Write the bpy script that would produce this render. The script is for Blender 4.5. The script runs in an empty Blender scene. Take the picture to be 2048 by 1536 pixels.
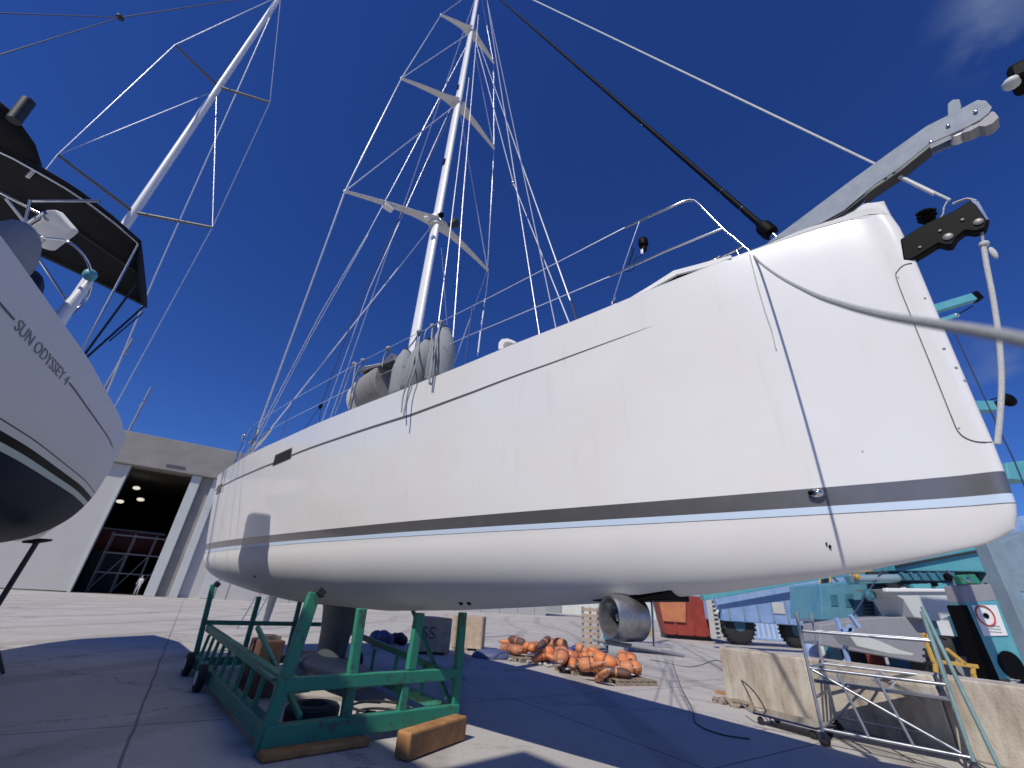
import bpy, math, random
import numpy as np
from mathutils import Vector, Matrix, Quaternion
random.seed(7); rng = np.random.RandomState(5)
PI = math.pi
scene = bpy.context.scene
COL = scene.collection

# ------------------------------------------------------------------ camera geometry
FPX = 840.0; HC = 1.7                      # focal length in px of a 2048 px wide picture, eye height in m
_u = np.array([1130-1024, 768+850, -FPX]); _u = _u/np.linalg.norm(_u)
_f = np.array([0, 0, -1.0]); _y = _f-_u*_f.dot(_u); _y /= np.linalg.norm(_y)
RC = np.array([np.cross(_y, _u), _y, _u])  # camera -> world
EYE = np.array([0, 0, HC])
def ray(px, py): return RC @ np.array([px-1024, 768-py, -FPX])
def atz(px, py, z):
    d = ray(px, py); return EYE+d*((z-HC)/d[2])
def G(px, py): return atz(px, py, 0.0)
def above(px, py, base):
    """height of the sight line (px,py) over the ground point base"""
    d = ray(px, py); t = math.hypot(base[0], base[1])/math.hypot(d[0], d[1]); return HC+d[2]*t
def atdist(px, py, dist):
    d = ray(px, py); return EYE+d*(dist/np.linalg.norm(d))

# main yacht frame: x aft from the stem, y to starboard (towards the camera), z up from the ground
STEM = atz(2033, 1008, 2.45)[:2]
AX = np.array([-0.65794555, 0.7530655]); AY = np.array([-0.7530655, -0.65794555])
def B(x, y, z): return np.array([STEM[0]+AX[0]*x+AY[0]*y, STEM[1]+AX[1]*x+AY[1]*y, z])
def toB(w): v = np.array(w[:2])-STEM; return np.array([v@AX, v@AY, w[2]])
def rayB(px, py):
    d = ray(px, py); o = toB(EYE); return o, np.array([d[:2]@AX, d[:2]@AY, d[2]])
def onY(px, py, Y=0.0):
    o, d = rayB(px, py); t = (Y-o[1])/d[1]; return o+d*t
def onX(px, py, X):
    o, d = rayB(px, py); t = (X-o[0])/d[0]; return o+d*t

# ------------------------------------------------------------------ materials
def new_mat(name):
    m = bpy.data.materials.new(name); m.use_nodes = True
    nt = m.node_tree; return m, nt, nt.nodes['Principled BSDF']
def mat(name, col, rough=.5, metal=0.0, var=0.0, scale=4.0, bump=0.0, bscale=40.0, coat=0.0, col2=None, spec=.5, detail=6.0, vpos=(.35, .7)):
    m, nt, b = new_mat(name); N = nt.nodes; L = nt.links
    b.inputs['Base Color'].default_value = (*col, 1); b.inputs['Roughness'].default_value = rough
    b.inputs['Metallic'].default_value = metal; b.inputs['Coat Weight'].default_value = coat
    b.inputs['Specular IOR Level'].default_value = spec
    tc = N.new('ShaderNodeTexCoord')
    if var > 0 or col2:
        n = N.new('ShaderNodeTexNoise'); n.inputs['Scale'].default_value = scale; n.inputs['Detail'].default_value = detail
        n.inputs['Roughness'].default_value = .65
        L.new(tc.outputs['Object'], n.inputs['Vector'])
        r = N.new('ShaderNodeValToRGB'); r.color_ramp.elements[0].position = vpos[0]; r.color_ramp.elements[1].position = vpos[1]
        c2 = col2 if col2 else tuple(c*(1-var) for c in col)
        r.color_ramp.elements[0].color = (*c2, 1); r.color_ramp.elements[1].color = (*col, 1)
        L.new(n.outputs['Fac'], r.inputs['Fac']); L.new(r.outputs['Color'], b.inputs['Base Color'])
    if bump > 0:
        n2 = N.new('ShaderNodeTexNoise'); n2.inputs['Scale'].default_value = bscale; n2.inputs['Detail'].default_value = 4
        L.new(tc.outputs['Object'], n2.inputs['Vector'])
        bp = N.new('ShaderNodeBump'); bp.inputs['Strength'].default_value = bump; bp.inputs['Distance'].default_value = .01
        L.new(n2.outputs['Fac'], bp.inputs['Height']); L.new(bp.outputs['Normal'], b.inputs['Normal'])
    return m

def gelcoat(name, col, rough=.16, wave=.12, dirt=.06):
    m, nt, b = new_mat(name); N = nt.nodes; L = nt.links
    tc = N.new('ShaderNodeTexCoord')
    n = N.new('ShaderNodeTexNoise'); n.inputs['Scale'].default_value = .9; n.inputs['Detail'].default_value = 7; n.inputs['Roughness'].default_value = .6
    L.new(tc.outputs['Object'], n.inputs['Vector'])
    r = N.new('ShaderNodeValToRGB'); r.color_ramp.elements[0].position = .3; r.color_ramp.elements[1].position = .6
    r.color_ramp.elements[0].color = (*[c*(1-dirt)*k for c, k in zip(col, (1, .985, .96))], 1); r.color_ramp.elements[1].color = (*col, 1)
    L.new(n.outputs['Fac'], r.inputs['Fac'])
    # small scuffs and chips
    v = N.new('ShaderNodeTexNoise'); v.inputs['Scale'].default_value = 22; v.inputs['Detail'].default_value = 8; v.inputs['Roughness'].default_value = .75
    L.new(tc.outputs['Object'], v.inputs['Vector'])
    r2 = N.new('ShaderNodeValToRGB'); r2.color_ramp.elements[0].position = .72; r2.color_ramp.elements[1].position = .78
    r2.color_ramp.elements[0].color = (0, 0, 0, 1); r2.color_ramp.elements[1].color = (.55, .55, .55, 1)
    L.new(v.outputs['Fac'], r2.inputs['Fac'])
    mx = N.new('ShaderNodeMix'); mx.data_type = 'RGBA'
    L.new(r2.outputs['Color'], mx.inputs['Factor']); L.new(r.outputs['Color'], mx.inputs['A']); mx.inputs['B'].default_value = (.38, .35, .32, 1)
    mp = N.new('ShaderNodeMapping'); mp.inputs['Scale'].default_value = (5, 5, .35); L.new(tc.outputs['Object'], mp.inputs['Vector'])
    sn = N.new('ShaderNodeTexNoise'); sn.inputs['Scale'].default_value = 1.6; sn.inputs['Detail'].default_value = 6; sn.inputs['Roughness'].default_value = .65; L.new(mp.outputs['Vector'], sn.inputs['Vector'])
    sr = N.new('ShaderNodeValToRGB'); sr.color_ramp.elements[0].position = .58; sr.color_ramp.elements[1].position = .74
    sr.color_ramp.elements[0].color = (1, 1, 1, 1); sr.color_ramp.elements[1].color = (.94, .93, .91, 1); L.new(sn.outputs['Fac'], sr.inputs['Fac'])
    sm = N.new('ShaderNodeMix'); sm.data_type = 'RGBA'; sm.blend_type = 'MULTIPLY'; sm.inputs['Factor'].default_value = 1
    L.new(mx.outputs['Result'], sm.inputs['A']); L.new(sr.outputs['Color'], sm.inputs['B']); L.new(sm.outputs['Result'], b.inputs['Base Color'])
    b.inputs['Roughness'].default_value = rough; b.inputs['Coat Weight'].default_value = .8; b.inputs['Coat Roughness'].default_value = .03
    w = N.new('ShaderNodeTexNoise'); w.inputs['Scale'].default_value = 1.3; w.inputs['Detail'].default_value = 2
    L.new(tc.outputs['Object'], w.inputs['Vector'])
    bp = N.new('ShaderNodeBump'); bp.inputs['Strength'].default_value = wave; bp.inputs['Distance'].default_value = .05
    L.new(w.outputs['Fac'], bp.inputs['Height']); L.new(bp.outputs['Normal'], b.inputs['Normal'])
    return m

M = {}; KL = 1.25
M['gel'] = gelcoat('white_gelcoat', (.785, .785, .785), dirt=.03, wave=.08)
M['keelshade'] = mat('shade_darkened_keel', (.10, .12, .14), .5, var=.2, scale=3)  # keel colour darkened to stand for the shade under the hull
M['antifoul'] = mat('white_antifouling', (.70, .695, .695), .5, var=.04, scale=1.5, bump=.05, bscale=60)
_m = M['antifoul']; _n = _m.node_tree; _b = _n.nodes['Principled BSDF']; _src = _b.inputs['Base Color'].links[0].from_socket
_tc = _n.nodes.new('ShaderNodeTexCoord'); _mp = _n.nodes.new('ShaderNodeMapping'); _mp.inputs['Rotation'].default_value = (0, 0, .72); _mp.inputs['Scale'].default_value = (14, 1.6, 16)
_no = _n.nodes.new('ShaderNodeTexNoise'); _no.inputs['Scale'].default_value = 1.5; _no.inputs['Detail'].default_value = 7; _no.inputs['Roughness'].default_value = .7
_rp = _n.nodes.new('ShaderNodeValToRGB'); _rp.color_ramp.elements[0].position = .66; _rp.color_ramp.elements[0].color = (1, 1, 1, 1); _rp.color_ramp.elements[1].position = .74; _rp.color_ramp.elements[1].color = (.72, .71, .70, 1)
_mx = _n.nodes.new('ShaderNodeMix'); _mx.data_type = 'RGBA'; _mx.blend_type = 'MULTIPLY'; _mx.inputs['Factor'].default_value = 1
_n.links.new(_tc.outputs['Object'], _mp.inputs['Vector']); _n.links.new(_mp.outputs['Vector'], _no.inputs['Vector']); _n.links.new(_no.outputs['Fac'], _rp.inputs['Fac'])
_n.links.new(_src, _mx.inputs['A']); _n.links.new(_rp.outputs['Color'], _mx.inputs['B']); _n.links.new(_mx.outputs['Result'], _b.inputs['Base Color'])
M['stripe'] = mat('grey_metallic_stripe', (.21, .205, .21), .34, metal=.6, var=.12, scale=6, coat=.5)
M['band'] = mat('pale_blue_band', (.58, .70, .86), .35, var=.03)
M['seam'] = mat('dark_seam', (.09, .09, .10), .6)
M['cove'] = mat('cove_line_grey', (.11, .105, .11), .4)
M['deck'] = mat('deck_gelcoat', (.55, .56, .57), .6, var=.1, bump=.3, bscale=200)
M['white'] = mat('white_paint', (.82, .82, .81), .35, var=.05)
M['mast'] = mat('white_mast_paint', (.82, .82, .82), .28, var=.05, scale=2, coat=.3)
M['spreader'] = mat('spreader_paint', (.66, .65, .63), .4, var=.06)
M['steel'] = mat('polished_stainless_steel', (.62, .62, .63), .13, metal=1, var=.1, scale=30)
M['cheek'] = mat('brushed_grey_plate', (.30, .335, .385), .62, var=.22, scale=9, spec=.25, col2=(.22, .26, .32))
M['satin'] = mat('satin_steel', (.46, .49, .53), .12, metal=1, var=.15, scale=18)
M['wire'] = mat('steel_wire', (.66, .67, .70), .35, metal=.5)
M['black'] = mat('black_anodised', (.004, .004, .005), .55, spec=.08)
M['rubber'] = mat('black_rubber', (.02, .02, .022), .75, bump=.3, bscale=60)
M['glass'] = mat('smoked_glass', (.004, .004, .006), .08, spec=.25)
M['rope'] = mat('grey_rope', (.36, .38, .40), .85, var=.25, scale=60, bump=.6, bscale=180)
M['rope_w'] = mat('white_rope', (.62, .63, .64), .85, var=.25, scale=60, bump=.6, bscale=180)
M['rope_n'] = mat('navy_rope', (.03, .04, .10), .8)
M['fender'] = mat('grey_fender_cover', (.29, .31, .33), .9, var=.12, scale=9, bump=.5, bscale=90)
M['fender_beige'] = mat('grey_beige_fender_cover', (.27, .26, .26), .9, var=.15, scale=5, bump=.7, bscale=14)
M['fender_white'] = mat('white_vinyl', (.72, .70, .64), .45, var=.06)
M['green'] = mat('green_steel_paint', (.03, .235, .155), .5, scale=6, bump=.3, bscale=50, col2=(.06, .10, .06), vpos=(.36, .46), detail=12)
M['wood'] = mat('raw_timber', (.50, .26, .10), .8, col2=(.30, .14, .05), scale=5, bump=.4, bscale=30)
M['woodgrey'] = mat('weathered_timber', (.36, .30, .24), .85, col2=(.2, .16, .12), scale=9)
M['ply'] = mat('plywood', (.52, .42, .32), .8, col2=(.40, .31, .22), scale=6)
M['iron'] = mat('dark_iron', (.05, .055, .06), .55, metal=.3, var=.3, scale=10)
M['navy'] = mat('navy_antifouling', (.010, .018, .045), .5, var=.25, scale=2)
M['canvas'] = mat('black_canvas', (.006, .006, .009), .9, bump=.3, bscale=25)
M['teal'] = mat('teal_machine_paint', (.07, .33, .42), .45, scale=2.2, col2=(.13, .38, .42), bump=.2, bscale=9)
M['midblue'] = mat('faded_blue_machine_paint', (.07, .24, .36), .45, scale=1.6, col2=(.13, .30, .38))
M['teal2'] = mat('dark_teal_paint', (.06, .20, .28), .5, var=.35, scale=2)
M['tealgrey'] = mat('grey_teal_paint', (.24, .33, .39), .5, var=.2, scale=2)
M['blue'] = mat('blue_container_paint', (.17, .31, .62), .5, scale=1.5, col2=(.30, .42, .66))
M['palegrey'] = mat('pale_grey_paint', (.60, .62, .60), .5, var=.12, scale=1)
M['red'] = mat('red_rust_paint', (.34, .05, .035), .6, var=.35, scale=1.5)
M['orangep'] = mat('faded_orange_paint', (.55, .20, .09), .6, var=.25, scale=2)
M['yellow'] = mat('yellow_paint', (.62, .38, .08), .5, var=.2, scale=6)
M['buoy'] = mat('orange_buoy_plastic', (.70, .17, .035), .55, scale=4, col2=(.60, .24, .10), bump=.5, bscale=12)
M['buoy_pale'] = mat('faded_orange_plastic', (.68, .27, .13), .6, bump=.5, bscale=14, var=.3, scale=3)
M['buoy_brown'] = mat('dirty_brown_plastic', (.16, .08, .06), .7, var=.4, scale=4)
M['buoy_blue'] = mat('blue_plastic', (.02, .06, .32), .5, var=.3, scale=4)
M['alu'] = mat('galvanised_tube', (.50, .52, .56), .38, metal=.7, var=.2, scale=12)
M['alugreen'] = mat('greenish_tube', (.30, .46, .46), .45, metal=.2, var=.3, scale=6)
M['hangar'] = mat('hangar_panel', (.56, .54, .51), .7, var=.08, scale=.35)
M['fascia'] = mat('hangar_fascia_concrete', (.33, .31, .285), .8, var=.22, scale=.5, bump=.2, bscale=4)
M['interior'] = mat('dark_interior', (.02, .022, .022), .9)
M['tarp'] = mat('blue_tarp', (.08, .10, .20), .6, bump=.6, bscale=6)
M['tyre'] = mat('tyre_rubber', (.03, .03, .034), .8, var=.3, scale=6)
M['greyplate'] = mat('grey_plate', (.30, .30, .33), .6, var=.1)
M['skin'] = mat('skin', (.45, .27, .19), .6)
M['whitecloth'] = mat('white_workwear', (.75, .75, .75), .9)
M['darkcloth'] = mat('dark_trousers', (.05, .06, .09), .9)
M['redline'] = mat('red_print', (.5, .05, .05), .6)
M['chain'] = mat('whitish_chain', (.5, .48, .44), .7, var=.3, scale=20)

# concrete yard
def concrete_ground():
    m, nt, b = new_mat('yard_concrete'); N = nt.nodes; L = nt.links
    tc = N.new('ShaderNodeTexCoord')
    def noise(s, d=8, r=.6):
        n = N.new('ShaderNodeTexNoise'); n.inputs['Scale'].default_value = s; n.inputs['Detail'].default_value = d; n.inputs['Roughness'].default_value = r
        L.new(tc.outputs['Object'], n.inputs['Vector']); return n
    def ramp(src, p0, c0, p1, c1):
        r = N.new('ShaderNodeValToRGB'); r.color_ramp.elements[0].position = p0; r.color_ramp.elements[1].position = p1
        r.color_ramp.elements[0].color = (*c0, 1); r.color_ramp.elements[1].color = (*c1, 1); L.new(src, r.inputs['Fac']); return r
    def mul(a, c):
        x = N.new('ShaderNodeMix'); x.data_type = 'RGBA'; x.blend_type = 'MULTIPLY'; x.inputs['Factor'].default_value = 1
        L.new(a, x.inputs['A']); L.new(c, x.inputs['B']); return x.outputs['Result']
    base = ramp(noise(.35).outputs['Fac'], .3, (.47, .445, .415), .7, (.59, .56, .525))
    fine = ramp(noise(14, 8, .7).outputs['Fac'], .3, (.84, .84, .84), .65, (1, 1, 1))
    grit = ramp(noise(90, 3, .7).outputs['Fac'], .35, (.86, .86, .87), .6, (1, 1, 1))
    stain = ramp(noise(1.1, 5, .75).outputs['Fac'], .56, (1, 1, 1), .72, (.72, .69, .66))
    # slab joints
    mp = N.new('ShaderNodeMapping'); mp.inputs['Rotation'].default_value = (0, 0, math.radians(-33)); L.new(tc.outputs['Object'], mp.inputs['Vector'])
    wob = noise(.8, 3); add = N.new('ShaderNodeVectorMath'); add.operation = 'MULTIPLY_ADD'
    L.new(wob.outputs['Color'], add.inputs[0]); add.inputs[1].default_value = (.06, .06, 0); L.new(mp.outputs['Vector'], add.inputs[2])
    br = N.new('ShaderNodeTexBrick'); br.inputs['Scale'].default_value = 1; br.inputs['Brick Width'].default_value = 6; br.inputs['Row Height'].default_value = 4.2
    br.inputs['Mortar Size'].default_value = .018; br.offset = .0
    br.inputs['Color1'].default_value = (1, 1, 1, 1); br.inputs['Color2'].default_value = (.93, .93, .92, 1); br.inputs['Mortar'].default_value = (.42, .41, .40, 1)
    L.new(add.outputs['Vector'], br.inputs['Vector'])
    vo = N.new('ShaderNodeTexVoronoi'); vo.feature = 'DISTANCE_TO_EDGE'; vo.inputs['Scale'].default_value = .16
    wn = noise(1.6, 6, .7); wa = N.new('ShaderNodeVectorMath'); wa.operation = 'MULTIPLY_ADD'; wa.inputs[1].default_value = (1.3, 1.3, 0)
    L.new(wn.outputs['Color'], wa.inputs[0]); L.new(tc.outputs['Object'], wa.inputs[2]); L.new(wa.outputs['Vector'], vo.inputs['Vector'])
    crack = ramp(vo.outputs['Distance'], 0.0, (.55, .54, .52), .006, (1, 1, 1))
    wv = N.new('ShaderNodeTexWave'); wv.inputs['Scale'].default_value = .09; wv.inputs['Distortion'].default_value = 9; wv.inputs['Detail'].default_value = 2; wv.inputs['Detail Scale'].default_value = .35
    L.new(tc.outputs['Object'], wv.inputs['Vector']); tyre = ramp(wv.outputs['Fac'], .90, (1, 1, 1), .97, (.82, .81, .80))
    oil = ramp(noise(.55, 2, .5).outputs['Fac'], .64, (1, 1, 1), .70, (.78, .76, .74))
    base2 = mul(mul(mul(base.outputs['Color'], crack.outputs['Color']), tyre.outputs['Color']), oil.outputs['Color'])
    c = mul(mul(mul(mul(base2, fine.outputs['Color']), grit.outputs['Color']), stain.outputs['Color']), br.outputs['Color'])
    L.new(c, b.inputs['Base Color']); b.inputs['Roughness'].default_value = .85
    bp = N.new('ShaderNodeBump'); bp.inputs['Strength'].default_value = .35; bp.inputs['Distance'].default_value = .01
    L.new(noise(60, 5, .7).outputs['Fac'], bp.inputs['Height']); L.new(bp.outputs['Normal'], b.inputs['Normal'])
    return m

def stained_concrete():
    m, nt, b = new_mat('weathered_precast_concrete'); N = nt.nodes; L = nt.links
    tc = N.new('ShaderNodeTexCoord'); mp = N.new('ShaderNodeMapping'); mp.inputs['Scale'].default_value = (1, 1, .35); L.new(tc.outputs['Object'], mp.inputs['Vector'])
    n = N.new('ShaderNodeTexNoise'); n.inputs['Scale'].default_value = 2.6; n.inputs['Detail'].default_value = 9; n.inputs['Roughness'].default_value = .7
    L.new(mp.outputs['Vector'], n.inputs['Vector'])
    r = N.new('ShaderNodeValToRGB'); e = r.color_ramp.elements
    e[0].position = .30; e[0].color = (.24, .21, .18, 1); e[1].position = .62; e[1].color = (.56, .52, .45, 1)
    k = r.color_ramp.elements.new(.45); k.color = (.42, .36, .29, 1)
    L.new(n.outputs['Fac'], r.inputs['Fac']); L.new(r.outputs['Color'], b.inputs['Base Color']); b.inputs['Roughness'].default_value = .9
    n2 = N.new('ShaderNodeTexNoise'); n2.inputs['Scale'].default_value = 30; L.new(tc.outputs['Object'], n2.inputs['Vector'])
    bp = N.new('ShaderNodeBump'); bp.inputs['Strength'].default_value = .4; bp.inputs['Distance'].default_value = .02
    L.new(n2.outputs['Fac'], bp.inputs['Height']); L.new(bp.outputs['Normal'], b.inputs['Normal'])
    return m
M['block'] = stained_concrete()

def left_hull_mat():
    """painted bands by height on the neighbouring boat's hull"""
    m, nt, b = new_mat('banded_hull_paint'); N = nt.nodes; L = nt.links
    g = N.new('ShaderNodeNewGeometry'); s = N.new('ShaderNodeSeparateXYZ'); L.new(g.outputs['Position'], s.inputs[0])
    mr = N.new('ShaderNodeMapRange'); mr.inputs['From Min'].default_value = 2.0; mr.inputs['From Max'].default_value = 4.5; L.new(s.outputs['Z'], mr.inputs['Value'])
    r = N.new('ShaderNodeValToRGB'); r.color_ramp.interpolation = 'CONSTANT'
    def P(z): return (1.7+KL*(z-1.7)-2.0)/2.5
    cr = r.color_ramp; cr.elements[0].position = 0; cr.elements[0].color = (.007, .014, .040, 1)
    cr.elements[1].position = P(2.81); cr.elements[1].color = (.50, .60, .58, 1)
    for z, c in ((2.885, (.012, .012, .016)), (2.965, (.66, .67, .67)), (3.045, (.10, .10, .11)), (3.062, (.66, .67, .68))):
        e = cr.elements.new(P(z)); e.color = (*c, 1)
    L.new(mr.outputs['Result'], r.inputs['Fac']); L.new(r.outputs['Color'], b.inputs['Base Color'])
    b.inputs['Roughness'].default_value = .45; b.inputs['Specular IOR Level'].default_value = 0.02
    return m
M['lefthull'] = left_hull_mat()

# ------------------------------------------------------------------ mesh builder
class MB:
    def __init__(s): s.v = []; s.f = []; s.m = []
    def add(s, vs, fs, mi=0):
        o = len(s.v); s.v += [tuple(map(float, v)) for v in vs]; s.f += [tuple(i+o for i in f) for f in fs]; s.m += [mi]*len(fs); return s
    def box(s, c, ax, ay, az, mi=0):
        """box: centre and three half-axis vectors"""
        c, ax, ay, az = map(lambda q: np.array(q, float), (c, ax, ay, az))
        vs = [c+ax*i+ay*j+az*k for i in (-1, 1) for j in (-1, 1) for k in (-1, 1)]
        return s.add(vs, [(0, 1, 3, 2), (4, 6, 7, 5), (0, 4, 5, 1), (2, 3, 7, 6), (0, 2, 6, 4), (1, 5, 7, 3)], mi)
    def beam(s, p, q, w, h, up=(0, 0, 1), mi=0):
        p, q = np.array(p, float), np.array(q, float); d = q-p; L = np.linalg.norm(d); d /= L
        up = np.array(up, float); r = np.cross(d, up)
        if np.linalg.norm(r) < 1e-3: r = np.cross(d, (1, 0, 0))
        r /= np.linalg.norm(r); u = np.cross(r, d)
        return s.box((p+q)/2, d*L/2, r*w/2, u*h/2, mi)
    def tube(s, pts, r, n=8, mi=0, caps=True):
        pts = [np.array(p, float) for p in pts]; k = len(pts)
        rr = list(r) if hasattr(r, '__len__') else [r]*k
        ring = []; ref = None
        for i, p in enumerate(pts):
            d = pts[min(i+1, k-1)]-pts[max(i-1, 0)]; d = d/(np.linalg.norm(d)+1e-12)
            if ref is None: ref = np.cross(d, (0, 0, 1.0)) if abs(d[2]) < .95 else np.cross(d, (1.0, 0, 0))
            a = ref-d*ref.dot(d); a /= np.linalg.norm(a); ref = a; b = np.cross(d, a)
            ring.append([p+(a*math.cos(t)+b*math.sin(t))*rr[i] for t in [2*PI*j/n for j in range(n)]])
        vs = [v for q in ring for v in q]; fs = []
        for i in range(k-1):
            for j in range(n): fs.append((i*n+j, i*n+(j+1) % n, (i+1)*n+(j+1) % n, (i+1)*n+j))
        if caps: fs.append(tuple(range(n))[::-1]); fs.append(tuple((k-1)*n+j for j in range(n)))
        return s.add(vs, fs, mi)
    def lathe(s, c, axis, prof, n=20, mi=0):
        """prof: list of (distance along axis, radius)"""
        axis = np.array(axis, float); axis /= np.linalg.norm(axis)
        a = np.cross(axis, (0, 0, 1.0)) if abs(axis[2]) < .9 else np.cross(axis, (1.0, 0, 0)); a /= np.linalg.norm(a); b = np.cross(axis, a)
        vs = []; fs = []
        for (t, r) in prof:
            for j in range(n):
                th = 2*PI*j/n; vs.append(np.array(c)+axis*t+(a*math.cos(th)+b*math.sin(th))*max(r, 1e-4))
        for i in range(len(prof)-1):
            for j in range(n): fs.append((i*n+j, i*n+(j+1) % n, (i+1)*n+(j+1) % n, (i+1)*n+j))
        fs.append(tuple(range(n))[::-1]); fs.append(tuple((len(prof)-1)*n+j for j in range(n)))
        return s.add(vs, fs, mi)
    def ell(s, c, a, b, d, n=12, k=8, mi=0):
        c, a, b, d = map(lambda q: np.array(q, float), (c, a, b, d))
        vs = [c-d]; fs = []
        for i in range(1, k):
            ph = -PI/2+PI*i/k
            for j in range(n):
                th = 2*PI*j/n; vs.append(c+(a*math.cos(th)+b*math.sin(th))*math.cos(ph)+d*math.sin(ph))
        vs.append(c+d)
        for j in range(n): fs.append((0, 1+(j+1) % n, 1+j))
        for i in range(k-2):
            for j in range(n): fs.append((1+i*n+j, 1+i*n+(j+1) % n, 1+(i+1)*n+(j+1) % n, 1+(i+1)*n+j))
        o = 1+(k-2)*n
        for j in range(n): fs.append((o+j, o+(j+1) % n, len(vs)-1))
        return s.add(vs, fs, mi)
    def prism(s, outline, off, mi=0):
        """closed outline (3D points) swept by vector off"""
        k = len(outline); off = np.array(off, float)
        vs = [np.array(p, float) for p in outline]+[np.array(p, float)+off for p in outline]
        fs = [tuple(range(k))[::-1], tuple(range(k, 2*k))]+[(i, (i+1) % k, k+(i+1) % k, k+i) for i in range(k)]
        return s.add(vs, fs, mi)
    def grid(s, rows, mi=0, mrow=None):
        nr, nc = len(rows), len(rows[0]); vs = [v for r in rows for v in r]
        o = len(s.v); s.v += [tuple(map(float, v)) for v in vs]
        for i in range(nr-1):
            for j in range(nc-1):
                s.f.append((o+i*nc+j, o+i*nc+j+1, o+(i+1)*nc+j+1, o+(i+1)*nc+j)); s.m.append(mrow[i] if mrow else mi)
        return s
    def build(s, name, mats, parent=None, smooth=None, bevel=0, solid=0):
        me = bpy.data.meshes.new(name); root = parent
        while root is not None and root.parent: root = root.parent
        o0 = np.array(ORG.get(root.name, (0, 0, 0))) if root else np.zeros(3)
        if root is None and s.v:
            a = np.array(s.v); o0 = np.array([a[:, 0].mean(), a[:, 1].mean(), a[:, 2].min()])
        me.from_pydata([tuple(np.array(v)-o0) for v in s.v], [], s.f)
        if not isinstance(mats, (list, tuple)): mats = [mats]
        for x in mats: me.materials.append(M[x] if isinstance(x, str) else x)
        me.polygons.foreach_set('material_index', s.m); me.validate(); me.update()
        import bmesh
        bm = bmesh.new(); bm.from_mesh(me); bmesh.ops.remove_doubles(bm, verts=bm.verts, dist=1e-5); bmesh.ops.recalc_face_normals(bm, faces=bm.faces); bm.to_mesh(me); bm.free()
        ob = bpy.data.objects.new(name, me); COL.objects.link(ob)
        if parent: ob.parent = parent
        else: ob.location = o0; ORG[ob.name] = tuple(o0)
        if smooth is not None:
            me.polygons.foreach_set('use_smooth', [True]*len(me.polygons)); me.set_sharp_from_angle(angle=math.radians(smooth))
        if solid:
            md = ob.modifiers.new('thickness', 'SOLIDIFY'); md.thickness = solid; md.offset = 0
        if bevel:
            md = ob.modifiers.new('edge', 'BEVEL'); md.width = bevel; md.segments = 2; md.limit_method = 'ANGLE'; md.angle_limit = math.radians(40)
        return ob
ORG = {}
def thing(name, loc, label, cat, group=None):
    o = bpy.data.objects.new(name, None); COL.objects.link(o); o.location = tuple(map(float, loc)); o.empty_display_size = .1
    ORG[o.name] = tuple(map(float, loc)); tag(o, label, cat, group); return o
def tag(o, label, cat, group=None):
    o['label'] = label; o['category'] = cat
    if group: o['group'] = group
    return o
def copy_tree(o, parent=None):
    c = o.copy(); COL.objects.link(c); c.parent = parent
    for ch in list(o.children): copy_tree(ch, c)
    return c
def one(name, mb, mats, label, cat, group=None, **kw):
    return tag(mb.build(name, mats, None, **kw), label, cat, group)
def sub(o, label): o['label'] = label; return o

def catmull(P, n=12):
    P = [np.array(p, float) for p in P]; Q = [2*P[0]-P[1]]+P+[2*P[-1]-P[-2]]; out = []
    for i in range(1, len(Q)-2):
        a, b, c, d = Q[i-1], Q[i], Q[i+1], Q[i+2]
        for k in range(n):
            t = k/n; out.append(.5*((2*b)+(-a+c)*t+(2*a-5*b+4*c-d)*t*t+(-a+3*b-3*c+d)*t**3))
    out.append(P[-1]); return out
def smooth_table(xs, ys, lo, hi, w):
    g = np.linspace(lo, hi, 1600); v = np.interp(g, xs, ys); k = max(3, int(w/(hi-lo)*1600)) | 1
    ker = np.hanning(k+2)[1:-1]; ker /= ker.sum(); vp = np.concatenate([2*v[0]-v[k//2:0:-1], v, 2*v[-1]-v[-2:-k//2-1:-1]])
    vs = np.convolve(vp, ker, 'valid')[:1600]
    return lambda x: np.interp(x, g, vs)

# ------------------------------------------------------------------ world, sun, camera
SUN = np.append(-AX*.27+AY*.91, 1.0); SUN /= np.linalg.norm(SUN)
w = bpy.data.worlds.new('World'); scene.world = w; w.use_nodes = True; nt = w.node_tree
bg = nt.nodes['Background']; sky = nt.nodes.new('ShaderNodeTexSky'); sky.sky_type = 'NISHITA'; sky.sun_disc = False
sky.sun_elevation = math.asin(SUN[2]); sky.sun_rotation = math.atan2(SUN[0], SUN[1])
sky.air_density = 1.0; sky.dust_density = .1; sky.ozone_density = 4.0; sky.altitude = 0
hs = nt.nodes.new('ShaderNodeHueSaturation'); hs.inputs['Saturation'].default_value = 1.12; hs.inputs['Value'].default_value = .9
hs.inputs['Hue'].default_value = .51
nt.links.new(sky.outputs['Color'], hs.inputs['Color']); vm = nt.nodes.new('ShaderNodeVectorMath'); vm.operation = 'MULTIPLY'; vm.inputs[1].default_value = (.62, 1.0, 1.76)
nt.links.new(hs.outputs['Color'], vm.inputs[0])
def wnode(t, **k):
    n_ = nt.nodes.new(t)
    for a_, b_ in k.items(): setattr(n_, a_, b_)
    return n_
tcw = wnode('ShaderNodeTexCoord'); acc = None
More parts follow.
